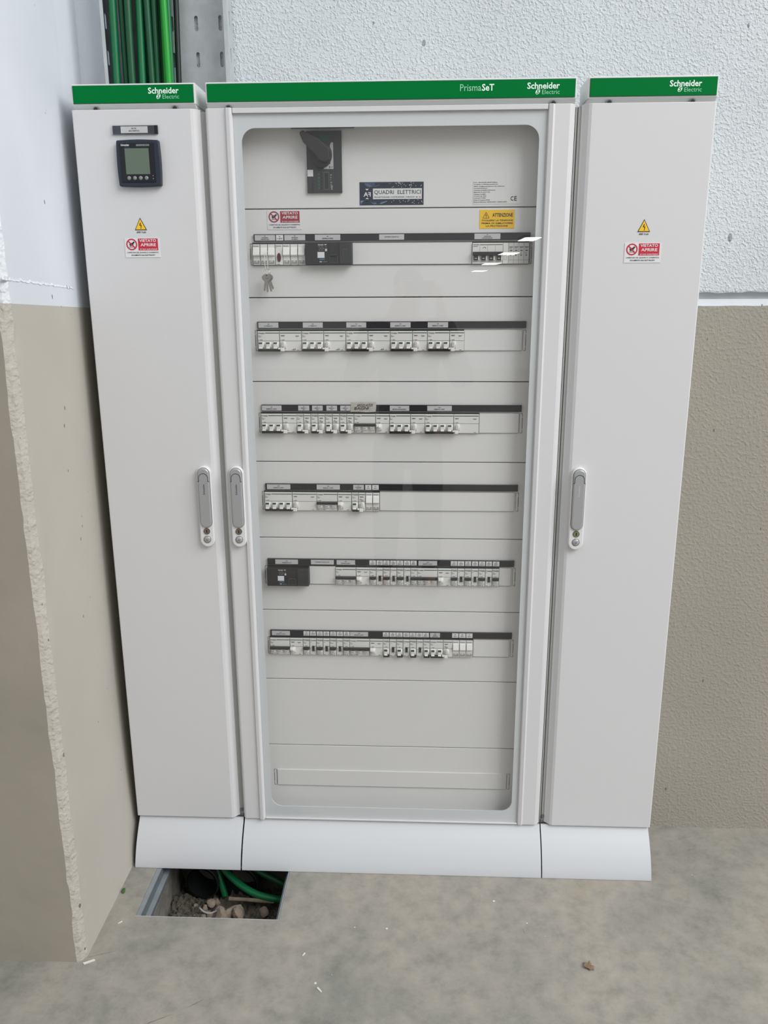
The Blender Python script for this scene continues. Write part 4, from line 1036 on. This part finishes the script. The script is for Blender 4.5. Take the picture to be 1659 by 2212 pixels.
# soil
def soilz(x, y):
    return -.150 + .045 * max(0, (-.06 - y) / .17) - .05 * max(0, y + .02) / .1 + .022 * noise.noise(Vector((x * 14, y * 14, 0))) + .022 * abs(noise.noise(Vector((x * 45, y * 45, 2)))) + .016 * abs(noise.noise(Vector((x * 90, y * 90, 5))))
b = MB(); n = 90; vs = []; fs = []
for i in range(n + 1):
    for j in range(n + 1):
        x = PX0 + .004 + (PX1 - PX0 - .008) * i / n; y = PY0 + .004 + (PY1 - PY0 - .008) * j / n; vs.append((x, y, soilz(x, y)))
for i in range(n):
    for j in range(n): a = i * (n + 1) + j; fs.append((a, a + n + 1, a + n + 2, a + 1))
b.add(vs, fs, 'soil'); tag(b.build('soil'), 'loose grey-brown earth and rubble covering the bottom of the pit', 'soil', kind='stuff')
# stones
def stone(x, y, r, sx, sy, sz, seed, m='stone'):
    bm = bmesh.new(); bmesh.ops.create_icosphere(bm, subdivisions=2, radius=r)
    for v in bm.verts:
        d = 1 + .35 * noise.noise(v.co * (1.1 / r) + Vector((seed, 0, 0))) ; v.co = Vector((v.co.x * sx * d, v.co.y * sy * d, v.co.z * sz * d))
    me = bpy.data.meshes.new('stone'); bm.to_mesh(me); bm.free(); me.materials.append(MATS[m])
    ob = bpy.data.objects.new('stone', me); COL.objects.link(ob); ob.location = (x, y, soilz(x, y) + r * sz * .6); ob.rotation_euler = (seed, seed * 1.7, seed * 2.3)
    return ob
st = [(-.470, -.058, .020, .8, .9, 1.15, 'tall tan stone at the middle of the pit, edge upright'), (-.430, -.075, .026, 1.3, 1, .7, 'broad flat tan stone at the front centre of the pit rubble'), (-.452, -.098, .022, 1.0, 1, .8, 'rounded tan lump at the front edge of the stone heap'),
      (-.412, -.060, .016, 1.2, .8, .8, 'pale tan stone below the wooden stick'), (-.497, -.030, .013, 1, 1, .9, 'small tan stone behind the heap near the left conduit'), (-.486, -.015, .011, 1, 1.1, .8, 'small tan stone touching the left conduit'),
      (-.512, -.042, .010, 1, .8, .9, 'small reddish stone left of the heap'), (-.500, -.066, .012, .9, 1, .9, 'small tan stone above the grey wire'), (-.487, -.080, .011, 1, 1, .8, 'small tan stone at the right end of the grey wire'), (-.545, -.022, .010, 1, 1, .7, 'lone small stone near the left pit wall'),
      (-.408, -.094, .018, 1.1, 1, .8, 'brown stone at the right of the front of the heap'), (-.345, -.060, .015, 1.2, 1, .6, 'flat grey stone at the right side of the pit'), (-.505, -.086, .008, 1, 1, .9, 'pebble under the curved grey wire'), (-.470, -.085, .010, 1, 1, .9, 'pebble between the two large tan stones')]
for i, (x, y, r, a, c, d, l_) in enumerate(st): tag(stone(x, y, r, a, c, d, i * 1.3 + .4), l_, 'stone', 'stones in the cable pit')
# conduits, cables, stick, wire
def conduit(c, ax, L_, R_, label):
    ax = Vector(ax).normalized(); n = 60; P = [Vector(c) + ax * (L_ * i / n) for i in range(n + 1)]
    b = MB(); b.tube(P, R_, 'conduit_black', 28, cap=False, rfun=lambda i: R_ + (.0030 if (i // 2) % 2 else -.0005))
    P2 = P[::-1]; b.tube(P2, R_, 'conduit_black', 28, cap=False, rfun=lambda i: R_ - .004)
    return tag(b.build('corrugated_conduit', smooth=False), label, 'conduit', 'black corrugated conduits in the pit')
conduit((-.536, .022, -.112), (.12, 1, -.10), .09, .046, 'black corrugated conduit mouth at the left of the pit')
conduit((-.430, .030, -.118), (.08, 1, -.08), .085, .050, 'black corrugated conduit mouth in the middle of the pit')
def cable(pts, r, m, label, name='green_cable', grp='green cables curving through the pit'):
    P = [Vector(p) for p in pts]; out = []
    for i in range(len(P) - 1):
        p0, p1, p2, p3 = P[max(i - 1, 0)], P[i], P[i + 1], P[min(i + 2, len(P) - 1)]
        for k in range(8):
            t = k / 8; out.append(.5 * ((2 * p1) + (-p0 + p2) * t + (2 * p0 - 5 * p1 + 4 * p2 - p3) * t * t + (-p0 + 3 * p1 - 3 * p2 + p3) * t ** 3))
    out.append(P[-1]); b = MB(); b.tube(out, r, m, 12); return tag(b.build(name, smooth=True), label, 'cable', grp)
cable([(-.492, .060, .10), (-.492, .050, .00), (-.478, .030, -.055), (-.430, -.002, -.083), (-.375, -.030, -.096), (-.320, -.040, -.104), (-.282, -.030, -.115)], .0095, 'cable_green', 'thick green cable arching over the pit to its right wall')
cable([(-.500, .080, .10), (-.500, .070, -.01), (-.498, .055, -.07), (-.485, .035, -.11), (-.470, .02, -.15)], .009, 'cable_green', 'green cable dropping straight down at the pit middle')
cable([(-.455, .090, .10), (-.450, .080, .0), (-.430, .055, -.04), (-.380, .025, -.062), (-.320, .005, -.080), (-.280, .000, -.10)], .0090, 'cable_dark_green', 'dark green cable behind the thick green one in the pit')
b = MB(); P = [(-.4435, -.040, -.108), (-.40, -.041, -.108), (-.36, -.043, -.109), (-.318, -.045, -.110)]; b.tube(P, .0055, 'stick_wood', 8, rfun=lambda i: (.0055, .0050, .0056, .0048)[i]); tag(b.build('wooden_stick'), 'dusty wooden stick lying across the pit behind the stones', 'stick')
cable([(-.528, -.048, soilz(-.528, -.048) + .012), (-.520, -.062, soilz(-.520, -.062) + .012), (-.506, -.074, soilz(-.506, -.074) + .012), (-.488, -.080, soilz(-.488, -.08) + .014), (-.470, -.074, soilz(-.47, -.074) + .018)], .0026, 'wire_gray', 'curved pale grey wire offcut on the pit soil', 'wire_offcut', None)

# ------------------------------------------------------------------ litter on the floor
b = MB(); P = [(-.012, -.003), (-.008, .004), (-.010, .009), (-.004, .012), (.000, .009), (.003, .012), (.008, .010), (.008, .005), (.014, .001), (.011, -.005), (.012, -.011), (.006, -.009), (.003, -.014), (-.002, -.009), (-.008, -.008)]
n = len(P); H_ = [.0065, .0060, .0050, .0030, .0015, .0020, .0030, .0012, .0020, .0012, .0025, .0015, .0045, .0050, .0070]
vs = [(0, 0, .0022)] + [(x, y, h) for (x, y), h in zip(P, H_)] + [(x * .55, y * .55, .0020 + h * .15) for (x, y), h in zip(P, H_)]
fs = [(0, 1 + n + i, 1 + n + (i + 1) % n) for i in range(n)] + [(1 + n + i, 1 + i, 1 + (i + 1) % n, 1 + n + (i + 1) % n) for i in range(n)]
b.add(vs, fs, 'leaf_brown')
lf = empty('dry_leaf', (.4685, -.3540, 0), 'small curled brown dry leaf on the floor at lower right', 'leaf')
lb = b.build('leaf_blade', lf); md = lb.modifiers.new('t', 'SOLIDIFY'); md.thickness = .0005
b = MB(); b.tube([(.002, .004, .003), (.004, .010, .003), (.0065, .017, .0015)], .0008, 'leaf_brown', 6); b.build('stalk', lf)
def chip(x, y, pts, label):
    b = MB(); b.prism_z(pts, 0, .0022, 'chip_white'); o = b.build('plaster_chip'); o.location = (x, y, .0002); return tag(o, label, 'chip', 'pale plaster chips on the floor')
chip(-.1440, -.4440, [(-.006, .004), (-.003, .007), (.003, .000), (.007, -.005), (.004, -.006), (-.001, -.001)], 'pale plaster chip on the floor at bottom centre')
chip(-.1925, -.3440, [(-.003, -.004), (.000, -.003), (.004, .004), (.001, .005)], 'small pale chip on the floor below the wide cabinet')
chip(-.7060 + .020, -.3860, [(-.016, -.004), (.006, .008), (.010, .005), (-.012, -.008)], 'flat paint flake at the foot of the pillar corner')
chip(-.6600, -.2600, [(-.005, -.004), (.002, .004), (.005, .003), (-.002, -.003)], 'pale flake on the floor left of the pit corner')
b = MB()
for i in range(7): b.cyl_y(0, 0, .001, 0, .001, 'moss', 5) if 0 else None
st_ = stone(-.690, -.150, .0045, 1, 2.2, .7, 3.3, 'moss'); st_.name = 'moss_tuft'; st_.location.z = .0025; st_.rotation_euler = (0, 0, .1); tag(st_, 'tiny green moss tuft at the foot of the pillar', 'moss')

# ------------------------------------------------------------------ hall lamps (seen only as reflections in the glass)
for i, (x, y, w_, l_) in enumerate(((4.13, -31.3, .60, 2.4), (4.83, -46.1, .88, 3.4), (5.63, -68.2, 1.2, 5.0), (6.87, -101.4, 1.4, 8.0))):
    o = empty('hall_lamp', (x, y, 3.2), ('nearest', 'second', 'third', 'farthest')[i] + ' bright ceiling lamp of the hall, reflected as a white dash in the glass', 'lamp', 'hall ceiling lamps reflected in the glass')
    b = MB(); b.box(-w_ / 2, w_ / 2, -l_ / 2, l_ / 2, 0.0, .02, 'lamp_glow'); b.build('lamp_tube', o)
    b = MB(); b.box(-w_ / 2 - .05, w_ / 2 + .05, -l_ / 2 - .05, l_ / 2 + .05, .02, .10, 'galvanised'); b.build('lamp_housing', o)

# ------------------------------------------------------------------ the photographer, seen as a faint reflection in the glass
def skin(name, J, E, parent, m, sub=2, root=0):
    me = bpy.data.meshes.new(name); me.from_pydata([j[:3] for j in J], E, []); me.materials.append(MATS[m])
    ob = bpy.data.objects.new(name, me); COL.objects.link(ob); ob.parent = parent
    md = ob.modifiers.new('skin', 'SKIN'); md.use_smooth_shade = True
    for v, j in zip(me.skin_vertices[0].data, J):
        v.radius = (j[3], j[4] if len(j) > 4 else j[3])
    me.skin_vertices[0].data[root].use_root = True
    s = ob.modifiers.new('sub', 'SUBSURF'); s.levels = sub; s.render_levels = sub
    return ob
P0 = empty('person', (0.01, -2.12, 0), 'person in dark jacket and trousers holding up a phone, reflected in the glass', 'person')
J = [(0, 0, .84, .125, .085), (0, -.01, 1.00, .120, .082), (0, -.01, 1.18, .150, .092), (0, 0, 1.32, .110, .070), (0, .01, 1.385, .050, .050), (0, .03, 1.44, .070, .078), (0, .03, 1.50, .078, .090), (0, .025, 1.550, .055, .062),
     (.165, 0, 1.30, .060), (.255, .03, 1.06, .042), (.190, .10, 1.24, .034), (.150, .128, 1.44, .025), (-.165, 0, 1.30, .060), (-.255, .03, 1.06, .042), (-.130, .10, 1.24, .034), (-.050, .128, 1.44, .025),
     (.090, .01, .76, .088), (.100, .03, .44, .058), (.110, .02, .09, .036), (.120, .14, .035, .034, .026), (-.090, .01, .76, .088), (-.100, .03, .44, .058), (-.112, .02, .09, .036), (-.125, .14, .035, .034, .026)]
E_ = [(0, 1), (1, 2), (2, 3), (3, 4), (4, 5), (5, 6), (6, 7), (3, 8), (8, 9), (9, 10), (10, 11), (3, 12), (12, 13), (13, 14), (14, 15), (0, 16), (16, 17), (17, 18), (18, 19), (0, 20), (20, 21), (21, 22), (22, 23)]
# hands: palm and five fingers each, closing around the phone edges
for s, wi in ((1, 11), (-1, 15)):
    wx, wy, wz = J[wi][:3]
    pi_ = len(J); J.append((wx - s * .004, wy + .004, wz + .045, .020, .016)); E_.append((wi, pi_))
    for f, (dz, ln, rr) in enumerate(((.020, .060, .0085), (.007, .066, .009), (-.006, .062, .0088), (-.018, .050, .0078))):
        a = len(J); J.append((wx + s * .008, wy + .014, wz + .050 + dz, rr)); J.append((wx - s * (ln * .35), wy + .022, wz + .054 + dz, rr * .92)); J.append((wx - s * (ln * .72), wy + .018, wz + .056 + dz, rr * .8))
        E_ += [(pi_, a), (a, a + 1), (a + 1, a + 2)]
    a = len(J); J.append((wx - s * .010, wy - .012, wz + .040, .010)); J.append((wx - s * .030, wy - .008, wz + .062, .009)); E_ += [(pi_, a), (a, a + 1)]
skin('body', J, E_, P0, 'skin')
jk = [(0, 0, .62, .165, .115), (0, 0, .80, .165, .120), (0, -.01, 1.00, .155, .115), (0, -.01, 1.18, .175, .115), (0, 0, 1.315, .130, .088), (0, .01, 1.365, .068, .064), (.175, 0, 1.30, .078), (.275, .03, 1.05, .064), (.198, .098, 1.22, .052), (.162, .118, 1.37, .038), (-.175, 0, 1.30, .078), (-.275, .03, 1.05, .064), (-.150, .098, 1.22, .052), (-.068, .118, 1.37, .038)]
skin('jacket', jk, [(0, 1), (1, 2), (2, 3), (3, 4), (4, 5), (4, 6), (6, 7), (7, 8), (8, 9), (4, 10), (10, 11), (11, 12), (12, 13)], P0, 'jacket_cloth', 2, 2)
tr = [(0, 0, .82, .135, .100), (.092, .01, .74, .098), (.105, .03, .44, .076), (.112, .02, .11, .062), (-.092, .01, .74, .098), (-.105, .03, .44, .076), (-.114, .02, .11, .062)]
skin('trousers', tr, [(0, 1), (1, 2), (2, 3), (0, 4), (4, 5), (5, 6)], P0, 'trouser_cloth')
for s in (1, -1): skin('shoe', [(s * .112, -.03, .045, .050, .045), (s * .118, .06, .040, .050, .036), (s * .128, .17, .034, .044, .030)], [(0, 1), (1, 2)], P0, 'shoe_dark')
skin('hair', [(0, -.005, 1.50, .080, .078), (0, .005, 1.555, .078, .084), (0, .030, 1.575, .058, .062)], [(0, 1), (1, 2)], P0, 'hair_brown')
ph = MB(); ph.box(-.050, .095, -1.9760, -1.9680, 1.478, 1.555, 'black_plastic'); pp = MB()
ph = MB(); ph.bbox(-.0725, .0725, -.004, .004, -.036, .036, .002, 'black_plastic'); tag(ph.build('smartphone', bevel=.002, loc=(.058, -1.976, 1.505)), 'black phone held up in both hands in front of the face', 'phone')
